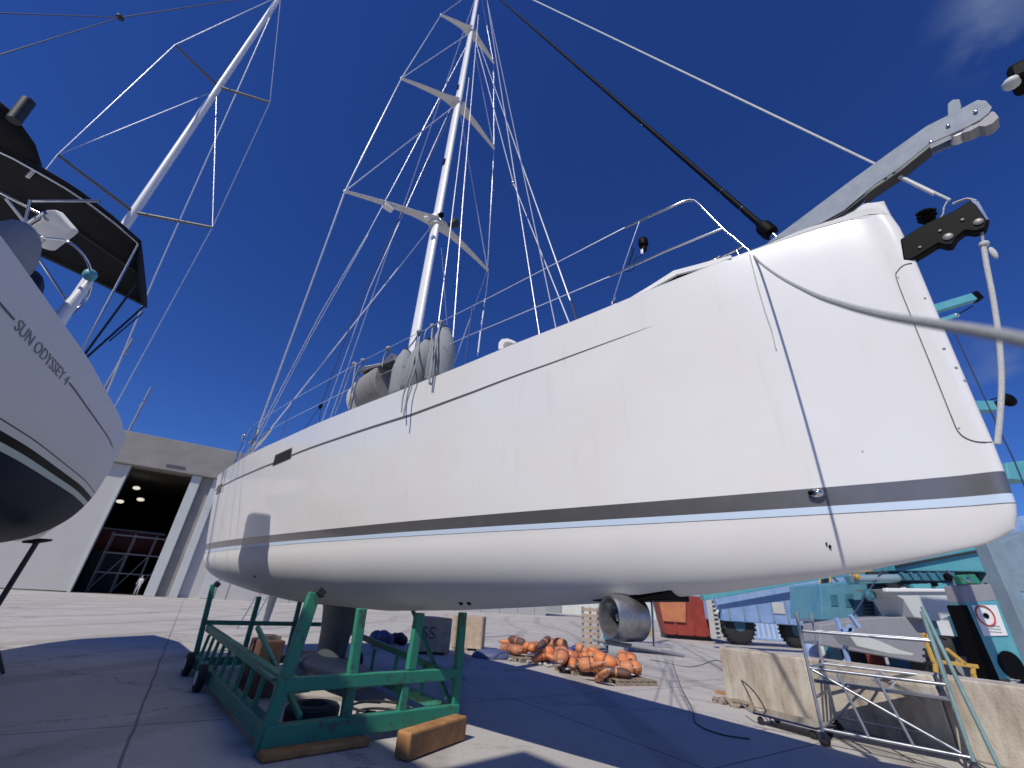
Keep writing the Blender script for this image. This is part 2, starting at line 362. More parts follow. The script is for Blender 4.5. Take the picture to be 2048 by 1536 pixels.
for (cpx, cpy, wid) in ((2015, 10, .06), (2045, 740, .06), (1985, 60, .05)):
    cdv_ = ray(cpx, cpy); cdv_ = cdv_/np.linalg.norm(cdv_)
    ds = wnode('ShaderNodeVectorMath', operation='DISTANCE'); ds.inputs[1].default_value = tuple(cdv_); nt.links.new(tcw.outputs['Generated'], ds.inputs[0])
    mr_ = wnode('ShaderNodeMapRange', interpolation_type='SMOOTHSTEP'); mr_.inputs['From Min'].default_value = wid*1.6; mr_.inputs['From Max'].default_value = 0; nt.links.new(ds.outputs['Value'], mr_.inputs['Value'])
    if acc is None: acc = mr_.outputs['Result']
    else:
        ad = wnode('ShaderNodeMath', operation='MAXIMUM'); nt.links.new(acc, ad.inputs[0]); nt.links.new(mr_.outputs['Result'], ad.inputs[1]); acc = ad.outputs['Value']
mpw = wnode('ShaderNodeMapping'); mpw.inputs['Scale'].default_value = (5, 9, 14); mpw.inputs['Rotation'].default_value = (.4, .3, .8); nt.links.new(tcw.outputs['Generated'], mpw.inputs['Vector'])
nw = wnode('ShaderNodeTexNoise'); nw.inputs['Scale'].default_value = 1.1; nw.inputs['Detail'].default_value = 8; nt.links.new(mpw.outputs['Vector'], nw.inputs['Vector'])
rw = wnode('ShaderNodeMapRange'); rw.inputs['From Min'].default_value = .42; rw.inputs['From Max'].default_value = .75; nt.links.new(nw.outputs['Fac'], rw.inputs['Value'])
ml = wnode('ShaderNodeMath', operation='MULTIPLY'); nt.links.new(acc, ml.inputs[0]); nt.links.new(rw.outputs['Result'], ml.inputs[1])
mxw = wnode('ShaderNodeMix', data_type='RGBA'); nt.links.new(ml.outputs['Value'], mxw.inputs['Factor']); nt.links.new(vm.outputs['Vector'], mxw.inputs['A']); mxw.inputs['B'].default_value = (2.6, 3.6, 6.2, 1)
nt.links.new(mxw.outputs['Result'], bg.inputs['Color']); bg.inputs['Strength'].default_value = .059
sd = bpy.data.lights.new('sun', 'SUN'); sd.energy = 3.8; sd.angle = math.radians(.5); sd.color = (1, .94, .83)
so = bpy.data.objects.new('sun', sd); COL.objects.link(so); so.rotation_euler = Vector(tuple(SUN)).to_track_quat('Z', 'Y').to_euler(); so.location = (-20, -20, 30)
cd = bpy.data.cameras.new('camera'); cam = bpy.data.objects.new('camera', cd); COL.objects.link(cam); scene.camera = cam
cd.sensor_width = 36; cd.lens = 36*FPX/2048; cd.clip_start = .05; cd.clip_end = 2000
cd.dof.use_dof = True; cd.dof.focus_distance = 4.6; cd.dof.aperture_fstop = 1.1
mm = Matrix.Identity(4)
for i in range(3):
    for j in range(3): mm[i][j] = RC[i][j]
mm[2][3] = HC; cam.matrix_world = mm
vs = scene.view_settings; scene.display_settings.display_device = 'sRGB'; vs.view_transform = 'Standard'; vs.look = 'None'; vs.exposure = 0.0; vs.gamma = 1
scene.cycles.use_denoising = True; scene.cycles.max_bounces = 8

# ------------------------------------------------------------------ ground
g = MB(); g.add([(-400, -400, 0), (400, -400, 0), (400, 400, 0), (-400, 400, 0)], [(0, 1, 2, 3)])
go = g.build('ground', [concrete_ground()]); go['kind'] = 'structure'

# ================================================================== MAIN YACHT
ZW = 2.45; LB = 16.26
_wl = np.array([(0, 0), (.57, .072), (1.043, .153), (1.945, .306), (2.915, .489), (4.213, .735), (6.079, 1.05), (7.448, 1.236), (9.132, 1.452), (11.833, 1.69), (13.766, 1.812), (15.436, 1.86), (16.26, 1.85)])
ywl_s = smooth_table(_wl[:, 0], _wl[:, 1], 0, LB, 1.4)
def ywl(x):
    x = np.clip(x, 0, LB); return np.where(x < 1.0, np.interp(x, _wl[:, 0], _wl[:, 1])*(1-x)+ywl_s(x)*x, ywl_s(x))
flare = smooth_table([0, 1, 2, 4, 7, 11, 14, 16.3], [0, .09, .17, .27, .32, .34, .38, .42], 0, LB, .8)
sheer_s = smooth_table([0, .35, 1.02, 1.51, 2.06, 3.0, 3.68, 4.64, 6.32, 7.9, 9.9, 13.1, 14.1, 16.0, 16.26], [5.08, 5.2, 5.19, 5.15, 5.10, 5.0, 4.95, 4.875, 4.80, 4.80, 4.80, 4.81, 4.78, 4.72, 4.70], 0, LB, .9)
def sheer(x): return np.where(np.asarray(x) < .35, np.interp(x, [0, .12, .35], [5.03, 5.13, sheer_s(.35)]), sheer_s(x))
depth = smooth_table([0, .06, .15, .3, .6, 1, 2, 3, 4.5, 6, 8, 10, 12, 14, 16.26], [.15, .19, .235, .265, .335, .415, .57, .68, .80, .91, 1.02, 1.045, 1.05, .98, .84], 0, LB, .25)
def xstem(z): return np.interp(z, [2.2, 2.31, 2.38, 2.45, 2.68, 2.84, 3.26, 3.87, 4.51, 4.9, 5.03, 5.2], [.07, .05, .02, 0, -.02, -.03, -.045, -.07, -.10, -.105, -.09, -.03])
def nose(x): return .045*np.sqrt(np.clip(x, 0, 1)/.03)*np.exp(-np.clip(x, 0, 9)/.12)
def hb(x, z):
    """half-breadth of the topsides"""
    x = np.asarray(x, float); u = np.clip((z-ZW)/(sheer(np.clip(x, 0, LB))-ZW), 0, 1.1)
    return np.sqrt((ywl(x)+flare(np.clip(x, 0, LB))*u**.9)**2+nose(x)**2)
def hullpt(x, z, off=0.0):
    """surface point at station x, height z (starboard), pushed out by off"""
    return B(x+xstem(z)*math.exp(-x/.5), float(hb(x, z))+off, z)
def onhull(px, py, off=0.0):
    o, d = rayB(px, py); t = np.linspace(.0025, .035, 24000); X = o[0]+d[0]*t; Y = o[1]+d[1]*t; Z = o[2]+d[2]*t
    gX = X-xstem(Z)*np.exp(-np.clip(X, 0, 20)/.5)
    q = (Y-hb(np.clip(gX, 0, LB), Z)-off) ; i = np.where((q[:-1] > 0) & (q[1:] <= 0))[0]
    if len(i) == 0: return None
    i = i[0]; return B(X[i], Y[i], Z[i])
def onhullb(px, py, off=0.0):
    p = onhull(px, py, off); return None if p is None else toB(p)

yacht = thing('sailing_yacht', B(9.5, 0, 0), 'large white sloop on a green cradle with a grey waterline stripe and tall white mast', 'sailing yacht')
xs = np.concatenate([np.array([0, .002, .006, .012, .02, .032, .05, .075, .11, .15, .2, .27, .35, .45]), np.linspace(.57, 16.26, 110)])
def zst(x): return 2.66 + max(0, x-9)/7*.05
def zsb(x): return 2.515 + max(0, x-9)/7*.03
NT = 14; NB = 22
rows = []; mrow = []
for k in range(NT+1): rows.append(('t', 1-k/NT)); mrow.append(0)
rows.append(('sb', 0)); rows.append(('wl1', 0)); rows.append(('wl', 0))
mrow = [0]*NT+[1, 2, 3]+[4]*NB
for k in range(1, NB+1): rows.append(('b', k/NB*PI/2))
def hull_row(kind, p, x, side):
    zs = float(sheer(x))
    if kind == 't': z = zst(x)+(zs-zst(x))*p
    elif kind == 'sb': z = zsb(x)
    elif kind == 'wl1': z = ZW+.007
    elif kind == 'wl': z = ZW
    if kind == 'b':
        yw = math.sqrt(float(ywl(x))**2+float(nose(x))**2); D = float(depth(x)); a = 2.2
        y = yw*max(math.cos(p), 0)**(2/a); z = ZW-D*math.sin(p)**(2/a)
    else: y = float(hb(x, z))
    return B(x+float(xstem(z))*math.exp(-x/.5), y*side, z)
hb_ = MB()
for side in (1, -1):
    hb_.grid([[hull_row(k, p, x, side) for x in xs] for k, p in rows], mrow=mrow)
hull = hb_.build('hull', ['gel', 'stripe', 'band', 'seam', 'antifoul'], yacht, smooth=50)
# transom
tr = MB(); ring = [hull_row(k, p, LB, 1) for k, p in rows]+[hull_row(k, p, LB, -1) for k, p in rows][::-1][1:]
tr.add(ring, [tuple(range(len(ring)))]); tr.build('transom', ['gel'], yacht)
tp = MB(); tp.prism([B(LB+.002, 1.75, 3.25), B(LB+.002, 1.8, 2.75), B(LB+.002, -1.8, 2.75), B(LB+.002, -1.75, 3.25)], np.append(AX*.07, 0)); tp.build('swim_platform', ['cove'], yacht, bevel=.02)
# deck, crowned, a step below the sheer edge, with a small toe rail
dk = MB(); dr = []
for x in xs:
    r = []
    for s in np.linspace(-1, 1, 15):
        r.append(B(x-.09*math.exp(-x/.5), s*float(hb(x, float(sheer(x)))), float(sheer(x))-.004+(1-s*s)*(.10+.06*min(1, x/3)+.10*math.exp(-x/.4))))
    dr.append(r)
dk.grid(dr); dk.build('deck', ['deck'], yacht, smooth=60)
cbn = MB()
prof = [(5.2, .05), (6.0, .32), (8.0, .42), (11.0, .46), (13.0, .40), (13.4, .05)]
cr_ = []
for x, h in prof:
    yb = .62*float(hb(x, 4.7)); zb = float(sheer(x))+.05
    cr_.append([B(x, -yb, zb), B(x, -yb*.85, zb+h*.8), B(x, 0, zb+h), B(x, yb*.85, zb+h*.8), B(x, yb, zb)])
cbn.grid(cr_); cbn.build('cabin_top', ['gel'], yacht, smooth=30)
tr_ = MB()
for sd_ in (1, -1):
    tr_.tube([hullpt(x, float(sheer(x))-.0, -.015) if sd_ > 0 else B(x-.09*math.exp(-x/.5), -float(hb(x, float(sheer(x))))+.015, float(sheer(x))) for x in np.linspace(.05, LB, 90)], .014, 6)
tr_.build('toe_rail', ['gel'], yacht, smooth=60)
# cove line: a ribbon set in the topsides
def cove_z(x): return float(np.interp(x, [2.1, 3.37, 4.6, 6, 7.7, 10, 11, 14, 16.26], [4.60, 4.48, 4.38, 4.295, 4.30, 4.30, 4.28, 4.27, 4.25]))
cv = MB(); cr = []
for x in np.linspace(2.1, LB-.02, 80):
    h = min(1, (x-2.05)/4.0)**.7*.021; z = cove_z(x); cr.append([hullpt(x, z-h, .004), hullpt(x, z+h, .004)])
cv.grid(cr); cv.build('cove_line', ['cove'], yacht, smooth=60)
# starboard portlights
def patch(name, c4, mats, off, nu=8, nv=5, parent=yacht, solid=0):
    rws = []
    for j in range(nv):
        v = j/(nv-1); r = []
        for i in range(nu):
            u = i/(nu-1); p = (np.array(c4[0])*(1-u)+np.array(c4[1])*u)*(1-v)+(np.array(c4[3])*(1-u)+np.array(c4[2])*u)*v
            r.append(hullpt(p[0], p[1], off))
        rws.append(r)
    m = MB(); m.grid(rws); return m.build(name, mats, parent, smooth=60, solid=solid)
pc = [onhullb(*p) for p in ((545, 933), (551, 910), (584.6, 895), (582.4, 917))]
c4 = [(pc[1][0], pc[1][2]), (pc[2][0], pc[2][2]), (pc[3][0], pc[3][2]), (pc[0][0], pc[0][2])]
pl = patch('portlight', c4, ['cove'], .006)
cx = sum(c[0] for c in c4)/4; cz = sum(c[1] for c in c4)/4
patch('pane', [(cx+(a-cx)*.93, cz+(b-cz)*.84) for a, b in c4], ['glass'], .010, parent=pl)
pl2 = patch('portlight', [(15.95, 4.34), (15.35, 4.34), (15.35, 4.08), (15.95, 4.08)], ['cove'], .006)
patch('pane', [(15.92, 4.32), (15.38, 4.32), (15.38, 4.10), (15.92, 4.10)], ['glass'], .010, parent=pl2)
# protective stem panel with its seam
seam_px = [(1824, 526), (1808, 530), (1796, 541), (1793, 557), (1820, 627), (1857, 718), (1892, 806), (1905, 838), (1914, 859), (1927, 873), (1948, 882), (1968, 884), (1984, 884)]
sp = [onhull(*p, .003) for p in seam_px]; sp = [p for p in sp if p is not None]
sm_ = MB(); sm_.tube(catmull(sp, 5), .0032, 6); seam = sm_.build('stem_guard_seam', ['seam'], yacht, smooth=60)
sc = MB()
for (px, py, r) in [(1797, 555, .006), (1850, 596, .008), (1888, 697, .010), (1912, 735, .010), (1929, 761, .009), (1918, 856, .006), (1725, 903, .006)]:
    p = onhull(px, py, .001)
    if p is not None: sc.lathe(p, np.append(AY, 0), [(0, r), (.003, r*.7)], 10)
sc.build('screw_plug', ['greyplate'], yacht, smooth=60)
# skin fittings
p = onhull(1635, 988, .0)
ft = MB(); ft.ell(p+np.append(AY*.012, 0), np.append(AX*.055, 0), (0, 0, .036), np.append(AY*.045, 0), 16, 10); ft.build('vent_cowl', ['steel'], yacht, smooth=60)
ft = MB(); ft.ell(p+np.append(AY*.03+AX*.028, .006), np.append(AX*.03, 0), (0, 0, .022), np.append(AY*.035, 0), 14, 8); ft.build('vent_mouth', ['black'], yacht, smooth=60)
def onbottom(px, py):
    """first hit of a sight line with the underwater body"""
    o, d = rayB(px, py); t = np.linspace(.003, .03, 16000); X = o[0]+d[0]*t; Y = o[1]+d[1]*t; Z = o[2]+d[2]*t
    Xc = np.clip(X, 0.01, LB); e = (np.abs(Y)/np.maximum(ywl(Xc), .02))**2.2+(np.clip(ZW-Z, 0, 5)/depth(Xc))**2.2-1
    i = np.where((e[:-1] > 0) & (e[1:] <= 0) & (X[:-1] > 0) & (X[:-1] < LB) & (Z[:-1] < ZW))[0]
    return None if len(i) == 0 else B(X[i[0]], Y[i[0]], Z[i[0]])
for (px, py, rr_) in [(922, 1206, .03), (938, 1206, .03), (510, 1153, .03), (1660, 1093, .009), (1653, 1087, .006)]:
    p = onbottom(px, py)
    if p is not None:
        h_ = MB(); h_.lathe(p-np.array([0, 0, .004])+np.append(AY*.006, 0), np.append(AY*.75, -.66), [(-.02, rr_), (.006, rr_)], 14); h_.build('through_hull', ['black'], yacht, smooth=50)
# keel and rudder
kb = MB(); rws = []
for z, x0, x1, th in ((1.55, 8.9, 11.1, .30), (1.32, 9.25, 10.95, .22), (.9, 9.5, 10.8, .18), (.45, 9.55, 10.75, .17)):
    r = []
    for a in np.linspace(0, 2*PI, 25): r.append(B((x0+x1)/2+(x1-x0)/2*math.cos(a), th*math.sin(a)*(1-.3*math.cos(a)), z))
    rws.append(r)
kb.grid(rws); keel = kb.build('keel', ['keelshade'], yacht, smooth=50)
bb = MB(); rws = []
for x in np.linspace(8.2, 12.2, 26):
    u = (x-8.2)/4.0; rr_ = .30*max(1e-3, math.sin(PI*u**.75))**.6
    rws.append([B(x, rr_*1.25*math.cos(a), .33+rr_*.75*math.sin(a)) for a in np.linspace(0, 2*PI, 17)])
bb.grid(rws); bb.build('keel_bulb', ['navy'], keel, smooth=60)  # dark navy stands in for shade on the bulb
rd = MB(); rws = []
for z, x0, x1, th in ((1.85, 14.6, 15.3, .10), (.7, 14.8, 15.2, .05)):
    rws.append([B((x0+x1)/2+(x1-x0)/2*math.cos(a), th*math.sin(a), z) for a in np.linspace(0, 2*PI, 17)])
rd.grid(rws); rd.add(rws[-1][:-1], [tuple(range(16))]); rd.build('rudder', ['antifoul'], yacht, smooth=50)
# retractable bow thruster below the hull with its door
tc_ = onY(1262, 1236, .10); thr = MB(); c = B(tc_[0], tc_[1], tc_[2]); axis = np.append(AY*.93+AX*.36, 0)
thr.lathe(c-axis*.30, axis, [(.20, .185), (.22, .20), (.38, .208), (.52, .203), (.56, .185), (.55, .16), (.45, .15), (.23, .148)], 36)
M['duct'] = mat('dull_aluminium_duct', (.42, .42, .44), .36, metal=.85, var=.3, scale=14)
tro = thr.build('bow_thruster', ['duct'], yacht, smooth=40)
q = MB(); q.lathe(c-axis*.10, axis, [(0, .05), (.20, .055), (.26, .03), (.27, .005)], 16)
for k in range(5):
    a = 2*PI*k/5+.4; e1 = np.append(AX*.93-AY*.36, 0); dvec = e1*math.cos(a)+np.array([0, 0, 1])*math.sin(a); side = np.cross(axis, dvec)
    q.prism([c+dvec*.04-side*.02+axis*.05, c+dvec*.14-side*.055+axis*.02, c+dvec*.14+side*.045+axis*.10, c+dvec*.04+side*.02+axis*.09], axis*.01)
q.build('propeller', ['satin'], tro, smooth=40)
q = MB(); q.beam(c+np.array([0, 0, .19]), c+np.array([0, 0, .62]), .16, .26, AX.tolist()+[0]); q.build('thruster_leg', ['black'], tro, bevel=.01)
cx0 = tc_[0]
rec = MB(); rec.prism([B(*v) for v in [(cx0-.50, .17, 1.80), (cx0+.42, .17, 1.76), (cx0+.42, -.17, 1.76), (cx0-.50, -.17, 1.80)]], (0, 0, .09)); rec.build('thruster_recess', ['black'], tro, bevel=.01)
dr_ = MB(); dr_.prism([B(cx0+.40, .22, tc_[2]-.20), B(cx0-.36, .22, tc_[2]-.22), B(cx0-.45, -.05, tc_[2]-.26), B(cx0+.36, -.05, tc_[2]-.24)], (0, 0, -.03))
dr_.build('thruster_door', ['greyplate'], tro, bevel=.008)
for s_ in (-.2, .2): MB().tube([B(cx0+s_, .05, tc_[2]-.22), B(cx0+s_, .02, 1.8)], .012, 6).build('thruster_strut', ['steel'], tro)

# ---- bow fittings, drawn as true outlines on planes parallel to the centreline
def outline(pxs, Y): return [B(*onY(px, py, Y)) for px, py in pxs]
roller_px = [(1534, 486), (1600, 437), (1700, 362), (1790, 297), (1853, 252), (1905, 226), (1955, 199.5), (1972, 201), (1984, 214), (1978, 226), (1960, 240), (1925, 258), (1859, 287), (1800, 335), (1748, 370), (1687, 421), (1640, 447), (1598, 462)]
ol = outline(roller_px, .075)
br_ = MB(); br_.prism(ol, np.append(-AY*.012, 0)); brl = br_.build('bow_roller', ['cheek'], yacht, bevel=.003)
MB().prism([p-np.append(AY*.14, 0) for p in ol], np.append(-AY*.012, 0)).build('cheek_plate', ['cheek'], brl, bevel=.003)
ub = outline([(1540, 492), (1598, 465), (1640, 452), (1687, 425), (1748, 376), (1800, 341), (1859, 293)], .062)
m_ = MB(); m_.grid([ub, [p-np.append(AY*.125, 0) for p in ub]]); m_.build('channel_floor', ['iron'], brl, solid=.012)
ft_ = outline([(1536, 488), (1600, 474), (1690, 432), (1748, 378), (1738, 392), (1690, 440), (1600, 482)], .078)
tipo = outline([(1925, 262), (1960, 243), (1984, 222), (1990, 224), (1998, 234), (1985, 247), (1970, 253), (1958, 252), (1940, 262), (1925, 266)], .066)
MB().prism(tipo, np.append(-AY*.12, 0)).build('roller_lip', ['greyplate'], brl, bevel=.003)
for (px, py, r) in [(1915, 271, .05), (1955, 252, .035)]:
    cc = B(*onY(px, py, .0)); MB().lathe(cc-np.append(AY*.058, 0), np.append(AY, 0), [(0, r), (.03, r*.75), (.086, r*.75), (.116, r)], 20).build('roller', ['white'], brl, smooth=40)
for (px, py) in [(1896, 252), (1951, 224), (1862, 285)]:
    cc = B(*onY(px, py, .078)); MB().lathe(cc, np.append(AY, 0), [(0, .014), (.012, .014), (.014, .008)], 12).build('bolt', ['steel'], brl, smooth=40)
lug = outline([(1896, 236), (1895, 208), (1905, 199), (1919, 198), (1923, 214), (1914, 227)], .03)
MB().prism(lug, np.append(-AY*.06, 0)).build('lug', ['cheek'], brl, bevel=.004)
brk = outline([(1690, 424), (1700, 408), (1730, 394), (1729, 407), (1712, 421), (1700, 428)], .03)
MB().prism(brk, np.append(-AY*.08, 0)).build('bracket', ['steel'], brl, bevel=.004)
lock = outline([(1640, 452), (1700, 418), (1735, 404), (1758, 405), (1772, 412), (1784, 434), (1700, 440)], .03)
MB().prism(lock, np.append(-AY*.10, 0)).build('anchor_locker_coaming', ['gel'], yacht, bevel=.02)
# black bowsprit
spo = outline([(1800, 478), (1850, 447), (1907, 421), (1942, 399), (1958, 402), (1978, 437), (1971, 456), (1950, 463), (1930, 461), (1915, 473), (1905, 490), (1891, 491), (1876, 487), (1824, 519), (1806, 520)], .045)
spr = MB().prism(spo, np.append(-AY*.09, 0)).build('bowsprit', ['black'], yacht, bevel=.012)
MB().prism(outline([(1944, 399), (1958, 402), (1978, 437), (1972, 440), (1952, 411), (1941, 402)], .05), np.append(-AY*.10, 0)).build('end_plate', ['satin'], spr, bevel=.003)
for (px_, py_, r_) in [(1896, 474, .032), (1957, 444, .03), (1840, 495, .012), (1880, 462, .012), (1925, 440, .012)]:
    MB().lathe(B(*onY(px_, py_, .046)), np.append(AY, 0), [(0, r_), (.008, r_), (.011, r_*.7)], 16).build('sheave_cap', ['cove'], spr, smooth=40)
fd = B(*onY(1853, 436, 0)); up_ = np.append(-AX*.25, .97)
MB().lathe(fd-up_*.03, up_, [(-.03, .02), (0, .045), (.012, .06), (.035, .028), (.05, .028), (.07, .062), (.085, .062), (.095, .04), (.10, .02)], 24).build('furling_drum', ['black'], spr, smooth=35)
for k in range(6):
    a = 2*PI*k/6; e1 = np.append(AY, 0); e2 = np.cross(up_, e1); pp = fd+up_*.02
    MB().ell(pp+(e1*math.cos(a)+e2*math.sin(a))*.062+up_*.02, e1*.014, e2*.014, up_*.016, 8, 6).build('drum_lug', ['black'], spr, smooth=60)
# pulpit (starboard) with its braces
pul = MB(); P = lambda px, py, Y: B(*onY(px, py, Y))
rail = catmull([P(1250, 455, .46), P(1280, 441, .42), P(1340, 415, .33), P(1368, 403, .28), P(1385, 400.5, .255), P(1396, 407, .245), P(1410, 421, .235), P(1445, 457, .20), P(1475, 482, .175), P(1499, 503, .165)], 5)
po = pul.tube(rail, .0165, 10).build('pulpit', ['steel'], yacht, smooth=60)
for nm, pts, r in (('post', [P(1279, 444, .42), P(1249, 530, .47), P(1225, 606, .53)], .0165), ('mid_rail', [P(1219, 553, .53), P(1330, 503, .36), P(1445, 457, .20)], .014)):
    MB().tube(pts, r, 10).build(nm, ['steel'], po, smooth=60)
MB().lathe(P(1499, 504, .165), (0, 0, 1), [(-.02, .035), (0, .035), (.012, .02)], 14).build('foot', ['steel'], po, smooth=40)
MB().lathe(P(1225, 606, .53), (0, 0, 1), [(-.05, .035), (.0, .035), (.012, .02)], 14).build('foot', ['steel'], po, smooth=40)
nl = MB(); c0 = P(1288, 500, .40)
nl.lathe(c0+np.array([0, 0, -.02]), (0, 0, 1), [(0, .03), (.04, .04), (.07, .03), (.09, .045), (.10, .06), (.16, .063), (.20, .058), (.21, .05), (.215, .02)], 20)
nlo = nl.build('navigation_light', ['black'], po, smooth=35)
MB().box(P(1284, 503, .47), np.append(AX*.016, 0), np.append(AY*.008, 0), (0, 0, .035)).build('connector', ['white'], nlo, bevel=.004)
MB().prism([P(1267, 494, .41), P(1253, 534, .42), P(1285, 519, .40)], np.append(-AY*.004, 0)).build('bracket_plate', ['satin'], nlo)
MB().tube(catmull([P(1284, 510, .46), P(1270, 520, .46), P(1268, 535, .46), P(1262, 542, .46), P(1250, 543, .46)], 5), .004, 5).build('cable', ['black'], nlo)
# stanchions and lifelines
stn = {}
st_px = [((930, 722), (932, 612), .10), ((815, 778), (841, 664), .10), ((699, 822), (716, 722), .10), ((560, 880), (575, 803), .12), ((480, 921), (490, 857), .12)]
tops, mids = [], []
for (b, t, ins) in st_px:
    bb_ = onhullb(b[0], b[1], -ins); 
    x = bb_[0]; zb = float(sheer(x)); y = float(hb(x, zb))-ins; zt = zb+1.22
    MB().tube([B(x, y, zb-.02), B(x-.02, y+.02, zt)], .0165, 8).build('stanchion', ['steel'], yacht, smooth=60)
    tops.append(B(x-.02, y+.02, zt-.02)); mids.append(B(x-.01, y+.01, zb+.62))
tl = MB(); pts = [P(1250, 455, .46)]+tops+[B(16.1, 2.0, 5.9)]
tl.tube(pts, .0065, 5).build('lifeline', ['wire'], yacht, smooth=60)
tl = MB(); pts = [P(1219, 553, .53)]+mids+[B(16.1, 2.0, 5.3)]
tl.tube(pts, .0065, 5).build('lifeline', ['wire'], yacht, smooth=60)
pp = MB(); pp.tube(catmull([B(15.2, 2.08, 4.75), B(15.25, 2.1, 5.85), B(15.5, 2.1, 5.95), B(16.1, 2.0, 5.95), B(16.2, 1.7, 5.95), B(16.2, 1.0, 5.95)], 5), .0165, 8)
ppo = pp.build('pushpit', ['steel'], yacht, smooth=60); MB().tube([B(16.12, 1.98, 4.7), B(16.12, 1.98, 5.95)], .0165, 8).build('post', ['steel'], ppo, smooth=60)
# deck hatch standing open, cleats, vents
hp = [(1255, 598), (1300, 571), (1347, 541), (1400, 527), (1462, 510), (1462, 516), (1414, 533), (1353, 549), (1287, 586), (1262, 600)]
ho = MB().prism(outline(hp, .30), np.append(-AY*.34, 0)).build('deck_hatch', ['white'], yacht, bevel=.004)
MB().prism(outline([(1285, 585), (1353, 548), (1412, 532), (1412, 545), (1330, 585), (1290, 600)], .27), np.append(-AY*.28, 0)).build('hatch_underside', ['black'], ho)
for (px, py, Y, s_) in [(1424, 527, .27, 1.0), (1466, 510, .22, 1.1)]:
    cc = P(px, py, Y); ax3 = np.append(AX, 0); k = MB()
    k.tube([cc-ax3*.10*s_+np.array([0, 0, .055]), cc-ax3*.04*s_+np.array([0, 0, .05]), cc+ax3*.04*s_+np.array([0, 0, .05]), cc+ax3*.10*s_+np.array([0, 0, .055])], [.012, .018, .018, .012], 10)
    for s2 in (-1, 1): k.tube([cc+ax3*.04*s2*s_+np.array([0, 0, .05]), cc+ax3*.05*s2*s_-np.array([0, 0, .05])], .014, 8)
    k.build('cleat', ['steel'], yacht, smooth=60)
vc = outline([(996, 698), (997, 685), (1003, 678), (1014, 676.5), (1022, 679), (1031, 683), (1028, 687), (1018, 684), (1010, 684.5), (1006, 690), (1005, 698)], .86)
MB().prism(vc, np.append(-AY*.25, 0)).build('deck_ventilator', ['white'], yacht, bevel=.008)

# ---- mast, spreaders and rigging
def mastpt(z): return B(np.interp(z, [4.8, 30], [8.98, 9.62]), 0, z)
mz = [4.85, 8, 12, 16, 20, 24, 27, 30.2]; rws = []
for z in mz:
    k = 1.0 if z < 20 else 1-.35*(z-20)/10
    c = toB(mastpt(z)); rws.append([B(c[0]+.19*k*math.cos(a), .115*k*math.sin(a)*(1+.15*math.cos(a)), z) for a in np.linspace(0, 2*PI, 25)])
mb = MB(); mb.grid(rws); mast = mb.build('mast', ['mast'], yacht, smooth=50)
def spreader(tip_px, zroot, sgn, xt=9.75, r0=.17, r1=.055):
    t = onX(*tip_px, xt); rt = toB(mastpt(zroot)); rt[1] = sgn*.09
    t = np.array(t); d = t-rt; m = MB(); rws = []
    for u in np.linspace(0, 1, 9):
        c = rt+d*u; wch = r0*(1-u)+r1*u+(.10*max(0, 1-u*5)); th = .035*(1-u)+.014*u
        c = c+np.array([0, 0, .12*math.sin(u*PI)*(.5)])
        rws.append([B(c[0]+wch*math.cos(a), c[1], c[2]+th*math.sin(a)*2) for a in np.linspace(0, 2*PI, 13)])
    m.grid(rws); o = m.build('spreader', ['spreader'], mast, smooth=50)
    MB().ell(B(*t), (.05, 0, 0), (0, .05, 0), (0, 0, .07), 8, 6).build('spreader_tip', ['white'], o, smooth=60)
    return B(*t)
T1s = spreader((690, 383), 12.25, 1); T1p = spreader((975, 540), 12.25, -1)
T2s = spreader((803, 157), 18.95, 1); T2p = spreader((988, 297), 18.95, -1)
T3s = spreader((882, 30), 24.9, 1); T3p = spreader((987, 125), 24.9, -1)
c = mastpt(12.35)+np.append(-AX*.1, 0)
for (px, py, r, mt) in [(882, 430, .10, 'black'), (882, 443, .11, 'steel'), (853, 437, .085, 'white')]:
    q = onX(px, py, 8.92); MB().ell(B(*q), (r, 0, 0), (0, r, 0), (0, 0, r*.8), 12, 8).build('mast_light', [mt], mast, smooth=60)
q = B(*onX(903, 445, 8.9)); MB().lathe(q+np.array([0, 0, -.12]), (.35, .35, .87), [(0, .10), (.05, .12), (.20, .13), (.24, .17), (.25, .13), (.20, .11)], 16).build('radar_reflector', ['iron'], mast, smooth=40)
q = toB(T1s)*.5+np.array([toB(mastpt(12.2))[0]*.5, 0, 6.2]); 
q = (T1s*.55+mastpt(12.25)*.45)+np.array([0, 0, -.06]); MB().box(q, np.append(AY*.14, 0), np.append(AX*.09, 0), (0, 0, .05)).build('deck_light', ['white'], mast, bevel=.01)
c = mastpt(12.3); MB().lathe(c-np.array([0, 0, .25]), (0, 0, 1), [(0, .17), (.02, .215), (.4, .215), (.42, .17)], 18).build('spreader_bracket', ['spreader'], mast, smooth=40)
for (px, py, z) in [(890, 325, 15.2), (913, 186, 20)]:
    q = mastpt(z)+np.append(AY*.12, 0); MB().box(q, np.append(AX*.05, 0), np.append(AY*.03, 0), (0, 0, .14)).build('halyard_exit', ['black'], mast)
def line(name, pts, r, mt='wire', n=6): return MB().tube(pts, r, n).build(name, [mt], yacht, smooth=60)
chain = B(*onhullb(497, 910, -.10)); chain2 = B(*onhullb(503, 906, -.10)); 
line('shroud', [chain, T1s, T2s, T3s, mastpt(29.8)], [.023, .023, .020, .016, .014])
line('shroud', [chain2, mastpt(12.1)+np.append(AY*.1, 0)], .020)
for a, b in ((T1s, 18.8), (T2s, 24.6)): line('diagonal_shroud', [a, mastpt(b)+np.append(AY*.09, 0)], .016)
chp = B(toB(chain)[0]-2.5, -1.75, 4.85)
line('shroud', [chp, T1p, T2p, T3p, mastpt(29.8)], [.018, .018, .017, .015, .014])
